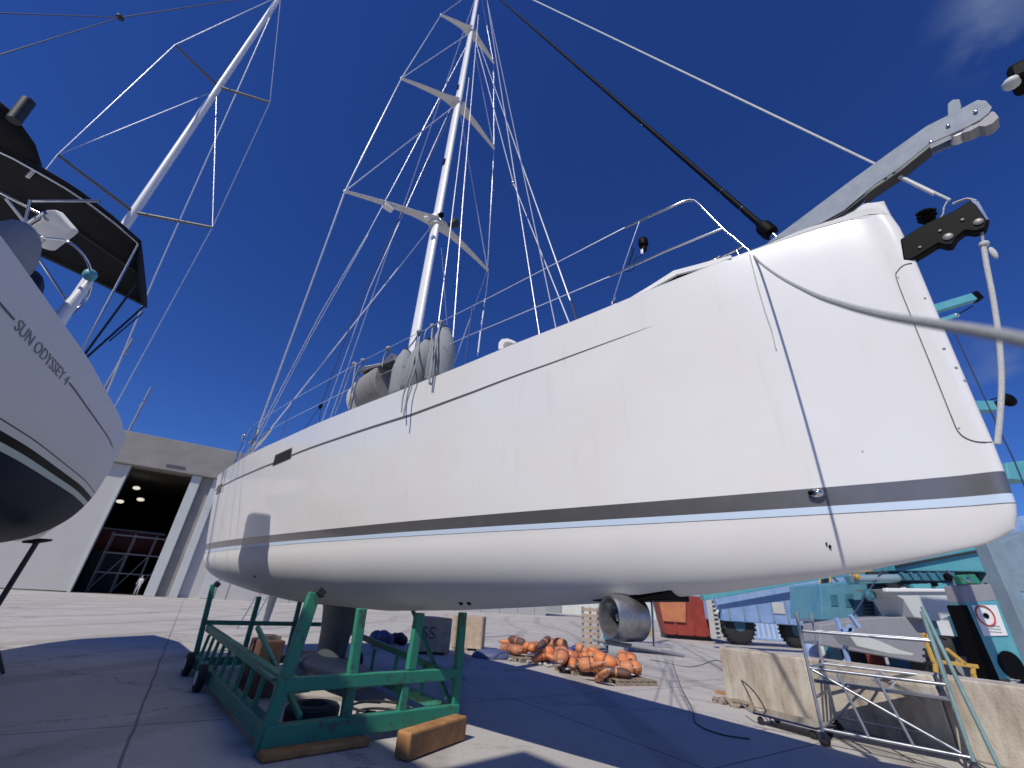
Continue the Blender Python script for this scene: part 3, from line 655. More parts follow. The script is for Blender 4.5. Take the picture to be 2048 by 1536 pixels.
for a, b in ((T1p, 18.8), (T2p, 24.6)): line('diagonal_shroud', [a, mastpt(b)-np.append(AY*.09, 0)], .018)
for base, t in ((chain, T1s), (chain2, mastpt(12.1))):
    d = (t-base)/np.linalg.norm(t-base); tb = MB(); tb.tube([base+d*.05, base+d*.28, base+d*.30, base+d*.75, base+d*.8], [.03, .03, .05, .05, .03], 8); tb.build('turnbuckle', ['steel'], yacht, smooth=40)
rb = B(15.9, 1.85, 4.8)
j1 = B(*onY(643, 623.5, 1.2)) ; 
def online(p0, p1, px):  # point between two 3D points whose picture x is px
    f = lambda w: (lambda c: 1024+FPX*c[0]/-c[2])(RC.T@(w-EYE))
    lo, hi = 0., 1.; s0 = f(p0)-px
    for _ in range(40):
        m = (lo+hi)/2
        if (f(p0+(p1-p0)*m)-px)*s0 > 0: lo = m
        else: hi = m
    return p0+(p1-p0)*lo
line('running_backstay', [rb, B(*onX(643, 623.5, 13.2)), B(*onX(737, 465, 12.2)), B(*onX(804, 340, 11.3)), mastpt(24.2)], .014)
line('running_backstay', [B(16.0, 1.75, 4.8), B(*onX(621, 674, 13.6)), B(*onX(737, 468, 12.3)), ], .012)
line('running_backstay', [B(16.1, -.4, 5.0), mastpt(29.9)], .016)
line('halyard', [B(*onY(609, 858, 1.5)), B(*onY(641, 812, 1.4))], .009, 'rope_n'); line('halyard', [B(*onY(639, 845, 1.3)), B(*onY(641, 812, 1.4))], .009, 'rope_n')
line('halyard', [B(*onY(641, 812, 1.4)), B(*onX(727, 580, 9.6)), mastpt(19.2)], .011, 'rope_n')
blk = B(*onY(641, 812, 1.4)); MB().ell(blk, (.05, 0, 0), (0, .05, 0), (0, 0, .08), 10, 8).build('block', ['black'], yacht, smooth=60)
line('halyard', [B(*onY(643, 845, 1.2)), B(*onX(738, 580, 9.5)), mastpt(20.5)], .009)
# lines led down in front of the mast
def ctr(px, py): return B(*onY(px, py, 0))
def low(px, py, up, k=.9):  # extend a line a little below the deck edge
    a = ctr(px, py); b = up; d = (a-b)/np.linalg.norm(a-b); return a+d*k
def head(px, py): return B(*onX(px, py, 9.0))
u1 = B(*onX(974, 0, 8.9)); line('inner_stay', [low(1078, 664, u1), ctr(1078, 664), u1], .012)
nd = onX(1026.8, 366, 7.0); line('halyard', [low(1137, 642, B(*nd)), B(*nd), B(*onX(952.5, 86, 9.2))], .012)
line('halyard', [low(1111, 651.7, u1), u1], .012)
l4 = B(*onX(957.7, 86, 9.2)); line('halyard', [low(1141, 602, l4, 0), l4], .014)
line('tackle', [low(1152, 636, ctr(1141, 602)), ctr(1141, 602)], .022, 'rope_n')
MB().ell(B(*nd), (.07, 0, 0), (0, .07, 0), (0, 0, .13), 10, 8).build('block', ['satin'], yacht, smooth=60)
line('halyard', [B(*onX(902, 735, 7.8)), B(*onX(926, 400, 8.4)), B(*onX(957, 30, 9.2))], .013)
line('halyard', [B(*onX(876, 655, 7.9)), B(*onX(891, 539, 8.3)), B(*onX(938, 156, 9.2))], .012)
line('halyard', [B(*onX(894, 650, 7.9)), B(*onX(883, 496, 8.4))], .006)
lw = [(955, 712), (961, 668), (968, 620), (977, 545)]
line('port_shroud_line', [B(*onX(*p, 9.4)) for p in lw], .010); yacht.children[-1]
for a, b in (((956, 705), (961, 662)), ((963, 650), (964.5, 640)), ((964.8, 638), (967, 622)), ((968, 612), (970, 598))):
    MB().tube([B(*onX(*a, 9.35)), B(*onX(*b, 9.35))], .022, 6).build('shroud_cover', ['white'], yacht, smooth=60)
# furled headstay with its drum
fs0 = onY(1545, 470, 0); fs1 = onY(1065, 55, 0); fs0 = np.array(fs0); fs1 = np.array(fs1); dd = (fs1-fs0)/np.linalg.norm(fs1-fs0)
F0 = B(*fs0); Dw = np.append(AX*dd[0], dd[2]); 
topd = (28.9-fs0[2])/dd[2]; 
line('headstay_foil', [F0-Dw*.05, F0+Dw*topd], [.034, .03], 'black', 10)
MB().lathe(F0-Dw*.03, Dw, [(0, .035), (.05, .035), (.055, .075), (.08, .082), (.20, .082), (.225, .075), (.235, .045), (.30, .042), (.31, .036)], 24).build('furler_drum', ['black'], yacht, smooth=35)
MB().lathe(F0-Dw*.12, Dw, [(0, .02), (.02, .042), (.10, .042), (.11, .02)], 16).build('furler_toggle', ['steel'], yacht, smooth=40)
for k_ in (.62, 1.1): MB().lathe(F0+Dw*k_, Dw, [(0, .0365), (.012, .0365)], 12).build('foil_joint', ['satin'], yacht, smooth=40)
E0 = ctr(1900, 400); e1 = np.array(onY(1067, 0, 0)); E1 = B(*e1); dE = (E1-E0)/np.linalg.norm(E1-E0)
tE = (29.9-E0[2])/dE[2]
line('furling_line_stay', [E0, E0+dE*tE], [.011, .02], 'rope_w')
a = ctr(1795, 352); b = ctr(1868, 388); line('stay_cover', [a, b], .016, 'white')
line('stay_lashing', catmull([ctr(1895, 402), ctr(1888, 415), ctr(1886, 428), ctr(1880, 437)], 5), .006, 'rope_w')
line('stay_lashing', catmull([ctr(1905, 408), ctr(1920, 402), ctr(1935, 398), ctr(1952, 402)], 5), .010, 'rope_w')

# ---- ropes (things of their own)
p0 = P(1500, 504, .175); d0 = np.linalg.norm(p0-EYE); cb_ = onhull(1634, 985, 0); nrm = np.cross(cb_-p0, SUN)
pts = [p0]
for x, y in [(1522, 527), (1559.5, 554), (1623, 587), (1687, 610), (1751, 627), (1800, 637), (1857, 646), (1962, 663), (2048, 680), (2130, 697)]:
    dr = ray(x, y); dr = dr/np.linalg.norm(dr); tp = ((p0-EYE)@nrm)/(dr@nrm); guess = d0*np.interp(x, [1500, 1623, 1751, 1857, 2048, 2130], [1, .74, .50, .38, .25, .22])
    k_ = np.interp(x, [1500, 1560, 1640], [0, .6, 1]); tp = np.clip(tp, guess*.5, guess*2.2); pts.append(EYE+dr*(guess*(1-k_)+tp*k_))
mro = thing('mooring_rope', p0, 'thick grey rope tied at the pulpit foot and sagging off to the right', 'rope')
MB().tube(catmull(pts, 8), .0105, 10).build('line', ['rope'], mro, smooth=60)
MB().tube(catmull([onhull(1499, 508, .008), onhull(1512, 560, .008), onhull(1530, 622, .010), onhull(1543, 660, .010), onhull(1552, 698, .012)], 5), .005, 8).build('loose_end', ['rope_w'], mro, smooth=60)
hr = [(1963, 458), (1966, 485), (1973, 530), (1984, 585), (1993, 640), (2000, 700), (2003, 760), (2001, 820), (1995, 888)]
ps = [B(*onY(px, py, 0)) for px, py in hr]
rp = thing('hanging_rope', ps[-1], 'white rope hanging from the end of the black bowsprit down the stem', 'rope')
MB().tube(catmull(ps[1:], 6), .017, 10).build('line', ['rope_w'], rp, smooth=60)
MB().tube(ps[:2], .010, 8).build('lashing', ['rope'], rp, smooth=60)
MB().ell(ps[1]+np.array([0, 0, -.02]), (.032, 0, 0), (0, .032, 0), (0, 0, .03), 10, 8).build('knot', ['rope_w'], rp, smooth=60)
MB().ell(ps[1]+np.array([.015, -.01, -.12]), (.02, 0, 0), (0, .02, 0), (0, 0, .06), 8, 8).build('knot', ['rope_w'], rp, smooth=60)
# ---- fenders on the side deck
def rope_to(pxs, Ys, r, parent, nm='lanyard', mt='rope'):
    ps = [P(px, py, Y) for (px, py), Y in zip(pxs, Ys)]; MB().tube(catmull(ps, 4), r, 7).build(nm, [mt], parent, smooth=60)
def upright_fender(bpx, tpx, rad, label, knot, tails):
    b = np.array(onhullb(*bpx, -.26)); b[2] = float(sheer(b[0])); t = np.array(onY(*tpx, b[1])); y0 = b[1]
    bw, tw = B(*b), B(*t); th = thing('boat_fender', bw, label, 'fender', 'grey covered fenders lashed upright along the starboard rail')
    d = (tw-bw); L_ = np.linalg.norm(d); d = d/L_
    MB().lathe(bw, d, [(0, rad*.55), (.03, rad*.8), (.12, rad), (L_*.55, rad*1.02), (L_*.75, rad*.9), (L_*.9, rad*.62), (L_*.97, rad*.45), (L_, rad*.42), (L_+.0, rad*.34), (L_-.03, rad*.3)], 22).build('cover', ['fender'], th, smooth=40)
    MB().lathe(bw+d*(L_-.06), d, [(0, rad*.3), (.10, rad*.26), (.13, rad*.15), (.14, .01)], 14).build('eye', ['black'], th, smooth=40)
    kk = P(*knot, y0+.12); MB().ell(kk, (.05, 0, 0), (0, .05, 0), (0, 0, .045), 9, 7).build('knot', ['rope'], th, smooth=60)
    MB().tube(catmull([kk, (kk+bw+d*L_)/2+np.array([.03, 0, .04]), bw+d*(L_+.06)], 5), .014, 7).build('lanyard', ['rope'], th, smooth=60)
    for tl_ in tails: rope_to(tl_, [y0+.12]+[y0+.27]*(len(tl_)-1), .014, th, 'rope_tail')
    return th
upright_fender((802, 783), (813, 704), .21, 'grey covered fender leaning behind the middle one, hindmost of the three upright fenders', (838, 664), [])
upright_fender((828, 770), (859, 684), .26, 'middle upright grey fender, stooping forward with a rope hooked over its top', (865, 652), [[(865, 652), (861, 700), (853, 747)], [(866, 651), (853, 660), (848, 678)], [(838, 665), (824, 735), (807, 790), (803, 824)], [(840, 665), (833, 725), (817, 780), (807, 833)]])
upright_fender((878, 752), (890, 660), .235, 'tallest upright grey fender, foremost of the three beside the shroud', (881, 645), [[(881, 645), (870, 700), (858, 768)], [(880, 647), (866, 705), (860, 752), (854, 755)]])
xa, xb = 7.25, 8.7; zc = 5.40; yc = 1.05
bf = thing('cylinder_fender', B(8.0, yc, 4.85), 'big horizontal fender in a grey-beige cover with a bare white rounded end', 'fender')
axb = np.append(AX, 0)
MB().lathe(B(xa, yc, zc), axb, [(-.02, .05), (-.01, .47), (.02, .50), (.06, .505), (.5, .50), (.92, .505), (.93, .48)], 28).build('cover', ['fender_beige'], bf, smooth=35)
MB().lathe(B(xa, yc, zc), axb, [(.9, .485), (1.15, .49), (1.35, .46), (1.52, .36), (1.62, .22), (1.67, .02)], 28).build('end_cap', ['fender_white'], bf, smooth=60)
MB().lathe(B(xa, yc, zc), axb, [(.15, .508), (.19, .508)], 28).build('cover_seam', ['fender_beige'], bf, smooth=60)
fl = [P(716, 733, yc+.35), P(735, 733, yc+.4), P(762, 728, yc+.4), P(783, 706, yc+.25), P(787, 720, yc+.4), P(760, 731, yc+.47), (P(717, 745, yc+.47))]
MB().prism(fl, np.append(-AY*.25, 0)).build('flap', ['cove'], bf, bevel=.01)
for kx in ((777, 697), (726, 721), (709, 728)):
    kk = P(*kx, yc+.45); MB().ell(kk, (.055, 0, 0), (0, .055, 0), (0, 0, .05), 9, 7).build('knot', ['rope'], bf, smooth=60)
rope_to([(777, 697), (768, 715), (764, 735)], [yc+.45]*3, .017, bf, 'lanyard')
rope_to([(726, 721), (708, 760), (701, 815)], [yc+.5, yc+.52, yc+.42], .014, bf, 'lanyard')
rope_to([(712, 726), (705, 770), (698, 812)], [yc+.5, yc+.52, yc+.42], .014, bf, 'lanyard')
rope_to([(709, 728), (698, 750), (685, 790), (670, 828)], [yc+.45]*4, .010, bf, 'lanyard')
rope_to([(730, 733), (745, 731), (762, 727)], [yc+.5]*3, .012, bf, 'lanyard', 'rope_w')

# ================================================================== CRADLE
crd = thing('boat_cradle', B(9.5, .7, 0), 'green welded steel cradle under the large white yacht', 'cradle')
XN, XF, YS, YP = 6.5, 12.7, 2.0, -.58
def gb(nm, p, q, w=.13, h=.13, mt='green', up=(0, 0, 1)): return MB().beam(B(*p), B(*q), w, h, up).build(nm, [mt], crd, bevel=.012)
AXX = (AX[0], AX[1], 0)
gb('post', (XN, 2.10, .02), (XN, 1.93, 1.66), .15, .11, up=AXX)
gb('post', (XN+.02, 1.14, .1), (XN+.02, 1.22, 1.50), .13, .10, up=AXX)
gb('post', (XN+.02, YP, .1), (XN+.02, YP+.02, 1.50), .12, .10, up=AXX)
gb('post', (XN+.03, .28, .74), (XN+.03, .26, 1.47), .14, .10, up=AXX)
gb('post', (XN, .36, .12), (XN, .36, .60), .12, .10, up=AXX)
gb('cross_beam', (XN-.004, 2.03, .66), (XN-.004, YP+.06, .66), .12, .15)
gb('cross_beam', (XN-.008, 2.14, .18), (XN-.008, YP-.02, .18), .16, .20)
gb('cross_beam', (XF, 1.9, .90), (XF, -1.2, .90), .10, .09)
gb('cross_beam', (XF, 1.95, .16), (XF, -1.2, .16), .14, .16)
for y in (1.85, .93, -.05, -1.1): gb('post', (XF+.01, y, .1), (XF+.01, y+(.15 if y > 1 else .03), 1.66 if y > 1 else 1.46), .10, .09, up=AXX)
gb('side_beam', (XN+.07, 2.06, .20), (XF-.07, 1.86, .20), .15, .20)
gb('side_beam', (XN+.07, 2.02, .68), (XF-.07, 1.82, .80), .10, .13)
gb('side_beam', (XN+.07, YP, .62), (XF-.07, -1.1, .86), .10, .10)
gb('side_beam', (XN+.07, YP, .18), (XF-.07, -1.1, .16), .12, .14)
for i in range(9):
    x = XN+.8+i*.65; gb('upright_bar', (x, 2.05-.03*i, .28), (x, 2.02-.03*i, .68), .06, .05, up=AXX)
for x in (): gb('post', (x, 2.0-.03*(x-6.5), .3), (x, 1.95, 1.30), .10, .09, up=AXX)
for i in range(5): gb('upright_bar', (XN+1+i*1.1, YP-.1*(i*.9), .22), (XN+1+i*1.1, YP-.1*(i*.9), .66), .06, .05, up=AXX)
gb('brace', (XN+.05, YP+.05, .25), (XN+1.8, YP-.1, 1.45), .06, .06); gb('brace', (XN+.1, 1.7, .3), (XN+2.2, 1.9, 1.1), .06, .06)
gb('corner_plate', (XN+.1, 1.98, .70), (XN+1.0, 1.90, .705), .34, .03)
for (x, y, z) in ((XN, 1.92, 1.70), (XF, 1.98, 1.70)):
    MB().box(B(x, y-.05, z-.03), np.append(AX*.09, 0), np.append(AY*.05, .03), np.append(-AY*.02, .04)).build('support_pad', ['rubber'], crd, bevel=.01)
for (x, y) in ((10.4, 2.12), (12.1, 2.06), (11.5, -1.3)):
    wh = MB(); c = B(x, y, .2); wh.lathe(c-np.append(AY*.07, 0), np.append(AY, 0), [(0, .15), (.02, .2), (.12, .2), (.14, .15)], 22)
    wo = wh.build('wheel', ['tyre'], crd, smooth=40); MB().lathe(c-np.append(AY*.075, 0), np.append(AY, 0), [(0, .11), (.15, .11)], 16).build('hub', ['palegrey'], wo, smooth=40)
# things standing in and around the cradle
def crate(nm, c, hx, hy, hz, mt, label, cat, yaw=0., slat=True, group=None):
    r = thing(nm, c, label, cat, group); ca, sa = math.cos(yaw), math.sin(yaw); ex, ey = np.array([ca, sa, 0]), np.array([-sa, ca, 0]); c = np.array(c, float)
    MB().box(c+np.array([0, 0, hz+.08]), ex*hx, ey*hy, (0, 0, hz)).build('box_body', [mt], r, bevel=.008)
    if slat:
        for k in (-.85, 0, .85):
            MB().box(c+np.array([0, 0, .04])+ex*hx*k, ex*.06, ey*hy*1.0, (0, 0, .04)).build('skid', ['woodgrey'], r)
        for s in (-1, 1):
            for k in (-.9, .9):
                MB().box(c+np.array([0, 0, hz+.08])+ey*s*(hy+.012)+ex*hx*k, ex*.05, ey*.012, (0, 0, hz)).build('batten', [mt], r); MB().box(c+np.array([0, 0, hz+.08])+ex*s*(hx+.012)+ey*hy*k, ex*.012, ey*.05, (0, 0, hz)).build('batten', [mt], r)
    return r, ex, ey
gc = G(858, 1306); cr1, ex, ey = crate('wooden_crate', gc, .62, .5, .50, 'ply', 'tan plywood crate with black stencilled letters behind the cradle', 'crate', yaw=.15)
def text_obj(s, size, name, mt, parent, origin, ux, uy, ext=.002, extra=None):
    cu = bpy.data.curves.new(name, 'FONT'); cu.body = s; cu.size = size; cu.extrude = ext
    tmp = bpy.data.objects.new('tmp', cu); COL.objects.link(tmp); bpy.context.view_layer.update()
    me = bpy.data.meshes.new_from_object(tmp.evaluated_get(bpy.context.evaluated_depsgraph_get())); bpy.data.objects.remove(tmp)
    ux = np.array(ux, float); uy = np.array(uy, float); n = np.cross(ux, uy); n /= np.linalg.norm(n)
    root = parent
    while root.parent: root = root.parent
    o0 = np.array(ORG[root.name])
    for v in me.vertices:
        c = np.array(v.co); p = (extra(c) if extra else np.array(origin)+ux*c[0]+uy*c[1]+n*c[2]); v.co = tuple(p-o0)
    me.materials.clear(); me.materials.append(M[mt]); o = bpy.data.objects.new(name, me); COL.objects.link(o); o.parent = parent; return o
text_obj('SS', .52, 'stencil_lettering', 'cove', cr1, gc+np.array([0, 0, .45])-ex*.35-ey*.53, ex, (0, 0, 1))
gc2 = G(935, 1299); crate('wooden_crate', gc2, .55, .45, .52, 'ply', 'weathered plain plywood crate on skids, right of the stencilled crate', 'crate', yaw=-.1)
gb_ = G(560, 1340)
bx = thing('timber_stack', B(9.6, 1.2, 0), 'dark brown timber block standing inside the cradle', 'timber block')
MB().box(B(9.8, 1.35, .42), np.append(AX*.35, 0), np.append(AY*.2, 0), (0, 0, .42)).build('block_body', ['buoy_brown'], bx, bevel=.02); MB().box(B(9.8, 1.35, .87), np.append(AX*.2, 0), np.append(AY*.15, 0), (0, 0, .03)).build('packing_piece', ['woodgrey'], bx)
for (i, (px, py, hx, hz, mt, lab)) in enumerate([(760, 1292, .45, .38, 'tarp', 'dark blue tarpaulin-covered heap behind the keel'), (795, 1290, .35, .30, 'navy', 'low navy covered bundle between the heap and the crate')]):
    c = G(px, py); m = MB()
    for k in range(5):
        a = k*1.3; m.ell(c+np.array([math.cos(a)*hx*.45, math.sin(a)*hx*.4, hz*.55+.02*k]), (hx*.6, 0, 0), (0, hx*.5, 0), (0, 0, hz*.62), 12, 8)
    one('covered_heap', m, [mt], lab, 'tarpaulin', smooth=60)
w0_ = MB().lathe(B(7.6, 1.15, .01), (0, 0, 1), [(0, .20), (0, .33), (.04, .37), (.18, .37), (.22, .33), (.22, .20), (.14, .17), (.07, .17), (0, .20)], 26)
one('old_tyre', w0_, ['tyre'], 'black tyre lying flat inside the near end of the green cradle', 'tyre', smooth=40)
hs_ = [B(7.2+.25*math.cos(a)*(1+.06*a), .25+.25*math.sin(a)*(1+.06*a), .03+.012*a) for a in np.linspace(0, 15, 70)]
one('coiled_hose', MB().tube(hs_, .018, 7), ['rubber'], 'black hose coiled on the ground inside the green cradle', 'hose', smooth=60)
# timber chocks under the near end
def chock(p, q, w, h, lab, mt='wood'):
    m = MB(); m.beam(p, q, w, h); return one('timber_chock', m, [mt], lab, 'timber', bevel=.025)
a = B(XN-.1, YP-.02, .13); b = B(XN-.1, .32, .13)
tc1 = chock(G(800, 1522)+np.array([0, 0, .14]), G(918, 1478)+np.array([0, 0, .14]), .22, .26, 'orange-brown timber chock under the right end of the near cradle beam')
tc2 = chock(B(XN-.15, 2.15, .045), B(XN-.15, .9, .045), .25, .08, 'flat plank lying under the left half of the near cradle beam')

# ================================================================== LEFT BOAT
OL = np.array([-7.61, 8.27]); UL = np.array([.459, -.888]); NL = np.array([-.888, -.459])
def Lp(s, n, z): v = OL+UL*s+NL*n; return np.array([v[0]*KL, v[1]*KL, HC+KL*(z-HC) if z > .3 else max(0, z)])
def atzL(px, py, z): p = atz(px, py, z); return EYE+KL*(p-EYE)
lbt = thing('moored_sailboat', Lp(5, 1.7, 0), 'white sailboat with navy bottom and black bimini propped up at the left edge', 'sailboat')
LL = 12.4; CN = 1.62
lys = smooth_table([0, 1.5, 4, 6.5, 9, 11, 12.4], [1.55, 1.76, 1.92, 1.86, 1.45, .75, .03], 0, LL, 1.2)
lzs = smooth_table([0, 4, 8, 12.4], [4.16, 4.18, 4.3, 4.55], 0, LL, 2)
lzb = smooth_table([0, 3, 6, 9, 11, 12.0, 12.4], [1.97, 1.86, 1.84, 1.92, 2.2, 2.8, 4.2], 0, LL, .5)
def lpt(s, th, side):
    ys, zs, zb = float(lys(s)), float(lzs(s)), float(lzb(s))
    v = math.sin(th)**.8 if th < PI/2-1e-6 else 1.0; y = ys*math.sqrt(max(0, 1-v**4.6)); z = zs-(zs-zb)*v
    return Lp(s+.22*max(0, 1-s/.5)*v**3, CN-side*y, z)
def lbi(side): return [[lpt(s, th, side) for s in np.linspace(0, LL, 70)] for th in np.linspace(0, PI/2, 34)]
m = MB(); m.grid(lbi(1)); m.grid(lbi(-1)); m.build('hull', ['lefthull'], lbt, smooth=50)
m = MB(); rg = [lpt(0, t, 1) for t in np.linspace(0, PI/2, 34)]+[lpt(0, t, -1) for t in np.linspace(0, PI/2, 34)][::-1][1:]; m.add(rg, [tuple(range(len(rg)))]); m.build('transom', ['lefthull'], lbt)
m = MB(); m.grid([[Lp(s, CN-float(lys(s))*k, float(lzs(s))+.10*(1-k*k)) for k in np.linspace(-1, 1, 9)] for s in np.linspace(0, LL, 40)]); m.build('deck', ['deck'], lbt, smooth=60)
m = MB(); m.grid([[Lp(s, CN-k*1.25, float(lzs(s))+.08+h*(1-abs(k)**4*.7)) for k in np.linspace(-1, 1, 9)] for s, h in ((3.6, .55), (5.2, .62), (7.5, .5), (9.0, .3), (9.8, .02))]); m.build('coachroof', ['white'], lbt, smooth=60)
def lhull_side(s, z, off=.008):
    ys, zs, zb = float(lys(s)), float(lzs(s)), float(lzb(s)); u = min(1, max(0, (zs-z)/(zs-zb))); return Lp(s, CN-ys*math.sqrt(max(0, 1-u**4.6))-off, z)
def zline(s): return float(lzs(s))-.40
# lettering on the pinstripe
def find_s(px, py):
    best = None
    for s in np.linspace(.6, 9, 600):
        p = lhull_side(s, zline(s)); c_ = RC.T@(p-EYE)
        if c_[2] >= -.1: continue
        X, Y = 1024+FPX*c_[0]/-c_[2], 768-FPX*c_[1]/-c_[2]; e = abs(X-px)
        if best is None or e < best[0]: best = (e, s, Y)
    return best
sA = find_s(35, 718)[1]; sB = find_s(136, 795)[1]
TW = 6.9  # letters span in font units, refined below
for rng_ in ((.9, sB-.05), (sA+.06, 9.5)):
    m = MB(); m.grid([[lhull_side(s, zline(s)-.010), lhull_side(s, zline(s)+.010)] for s in np.linspace(*rng_, 30)]); m.build('pinstripe', ['cove'], lbt, smooth=60)
cu = bpy.data.curves.new('t', 'FONT'); cu.body = 'SUN ODYSSEY 4'; tmp = bpy.data.objects.new('t', cu); COL.objects.link(tmp); bpy.context.view_layer.update(); TW = tmp.dimensions.x; bpy.data.objects.remove(tmp)
kx = (sA-sB)/TW
text_obj('SUN ODYSSEY 4', 1.0, 'name_lettering', 'fender', lbt, (0, 0, 0), (1, 0, 0), (0, 1, 0), extra=lambda c: lhull_side(sA-c[0]*kx, zline(sA-c[0]*kx)+(c[1]-.35)*.17, .006+c[2]))
# keel, fenders, canopy and frames
m = MB(); m.grid([[Lp(x0+(x1-x0)/2*(1+math.cos(a)), CN+th*math.sin(a), z) for a in np.linspace(0, 2*PI, 17)] for z, x0, x1, th in ((2.1, 4.8, 7.0, .2), (1.0, 5.1, 6.9, .16), (.75, 4.9, 7.1, .3), (.62, 5.0, 7.0, .28))]); m.build('keel', ['navy'], lbt, smooth=50)
keelc = MB(); keelc.box(Lp(5.95, CN, .17), np.append(UL*1.1, 0), np.append(NL*.35, 0), (0, 0, .17)); one('keel_block', keelc, ['wood'], 'timber keel block under the left-hand sailboat', 'timber', bevel=.02)
def cano(u, n):
    sa = float(np.interp(n, [0, 1.33, 1.6, 2.4, 3.1], [2.38, 2.92, 3.0, 2.8, 2.38])); sf = float(np.interp(n, [0, .3, .64, 1.1, 1.6, 2.4, 3.1], [3.75, 4.1, 4.42, 4.64, 4.7, 4.5, 3.8]))
    k = n/3.1; return Lp(sa+(sf-sa)*u, n, 5.93+.40*u**.8+.10*math.sin(k*PI)+.05*math.sin(u*PI)*math.sin(k*PI)+.02*math.sin(u*9)*math.sin(n*5))
m = MB(); m.grid([[cano(u, n) for n in np.linspace(0, 3.1, 22)] for u in np.linspace(0, 1, 14)]); can = m.build('bimini_canopy', ['canvas'], lbt, smooth=60, solid=.02)
m = MB(); m.grid([[cano(u, 0), cano(u, 0)+np.array([0, 0, -(.02+.26*math.sin(u*PI)**.5)])] for u in np.linspace(0, 1, 10)]); m.build('side_flap', ['canvas'], can, smooth=60, solid=.01)
m = MB(); m.grid([[Lp(float(np.interp(n, [.9, 1.3, 3.1], [4.55, 4.7, 4.5])), n, 6.42), Lp(float(np.interp(n, [.9, 1.3, 3.1], [4.75, 5.1, 4.9])), n+.05, float(np.interp(n, [.9, 1.3, 3.1], [6.5, 6.82, 6.9])))] for n in np.linspace(.95, 3.1, 10)]); m.build('front_panel', ['canvas'], can, smooth=60, solid=.02)
def bow(s0, z0, s1, z1, nm='bimini_bow', r=.02):
    pts = [Lp(s0, .05, z0)]+[Lp(s1+.35*k*(1-k)*2, .0+k*3.1, z1-.05+.34*math.sin(k*PI)**.6) for k in np.linspace(0.02, .98, 12)]+[Lp(s0, 3.1, z0)]
    MB().tube(pts, r, 8).build(nm, ['steel'], lbt, smooth=60)
for u_, s_ in ((.04, 3.3), (.5, 3.3), (.96, 3.35)):
    MB().tube([Lp(s_, .05, 4.25)]+[cano(u_, n)-np.array([0, 0, .05]) for n in np.linspace(.02, 3.08, 14)]+[Lp(s_, 3.1, 4.25)], .02, 8).build('bimini_bow', ['iron' if u_ < .9 else 'steel'], lbt, smooth=60)
MB().tube([Lp(2.32, .03, 5.86), Lp(3.0, -.02, 4.9)], .014, 6).build('bimini_strut', ['iron'], lbt, smooth=60)
pts = [Lp(5.3, .0, 4.2), Lp(5.25, .0, 4.85), Lp(4.9, 0, 5.0), Lp(3.9, .0, 4.95), Lp(3.6, .0, 4.9), Lp(3.4, .0, 4.2)]
q1 = [atzL(150, 520, 5.0), atzL(190, 555, 4.95), atzL(172, 600, 4.8), atzL(105, 655, 4.25)]
MB().tube(catmull([Lp(5.2, .6, 5.35)]+[atzL(75, 470, 5.3), atzL(140, 485, 5.2), atzL(180, 535, 5.05)]+q1[2:], 5), .022, 8).build('stern_rail', ['steel'], lbt, smooth=60)
MB().tube([atzL(60, 400, 5.7), atzL(45, 470, 5.3), atzL(140, 610, 4.6)], .02, 8).build('rail_brace', ['steel'], lbt, smooth=60)
MB().tube([atzL(0, 385, 5.7), atzL(85, 430, 5.6), atzL(95, 440, 5.5)], .022, 8).build('rail_brace', ['steel'], lbt, smooth=60)
MB().tube([atzL(0, 482, 5.35), atzL(90, 425, 5.6)], .03, 8).build('arch_tube', ['steel'], lbt, smooth=60)
MB().tube([atzL(48, 510, 5.25), atzL(88, 478, 5.35)], .03, 8).build('arch_tube', ['steel'], lbt, smooth=60)
MB().tube([atzL(62, 402, 5.9), atzL(200, 402, 6.1)], .025, 8).build('cross_tube', ['steel'], lbt, smooth=60)
a, b = atzL(178, 565, 4.95), atzL(105, 655, 4.22); MB().tube([a, (a+b)/2, b], [.05, .075, .085], 12).build('davit_arm', ['white'], lbt, smooth=60)
MB().ell(atzL(180, 550, 5.0), (.09, 0, 0), (0, .09, 0), (0, 0, .10), 10, 8).build('winch_cover', ['teal'], lbt, smooth=60)
bxp = [atzL(*p, z) for p, z in (((68, 462), 5.6), ((112, 425), 5.72), ((158, 460), 5.55), ((105, 503), 5.42))]
MB().prism([atzL(66, 463, 5.55), atzL(96, 445, 5.62), atzL(108, 425, 5.70), atzL(126, 424, 5.70), atzL(160, 463, 5.50), atzL(154, 470, 5.48), atzL(112, 502, 5.38), atzL(100, 502, 5.38)], np.append(NL*.10, .0)).build('buoy_case', ['white'], lbt, bevel=.02)
m = MB(); m.ell(Lp(5.1, .35, 4.72), np.append(UL*.42, 0), np.append(NL*.25, 0), (0, 0, .55), 16, 10); m.build('spray_hood_side', ['fender'], lbt, smooth=60)
m = MB(); m.ell(Lp(4.75, .25, 4.45), np.append(UL*.18, .12), np.append(NL*.22, 0), (0, 0, .42), 16, 10); m.build('outboard_cowl', ['navy'], lbt, smooth=60)
MB().tube([Lp(4.98, 1.18, 6.62), Lp(5.0, 1.2, 7.0)], .085, 14).build('wind_vane_tube', ['iron'], lbt, smooth=40)
MB().tube([atzL(55, 355, 6.3), atzL(78, 330, 6.45)], .035, 10).build('canopy_bolt', ['satin'], lbt, smooth=40)
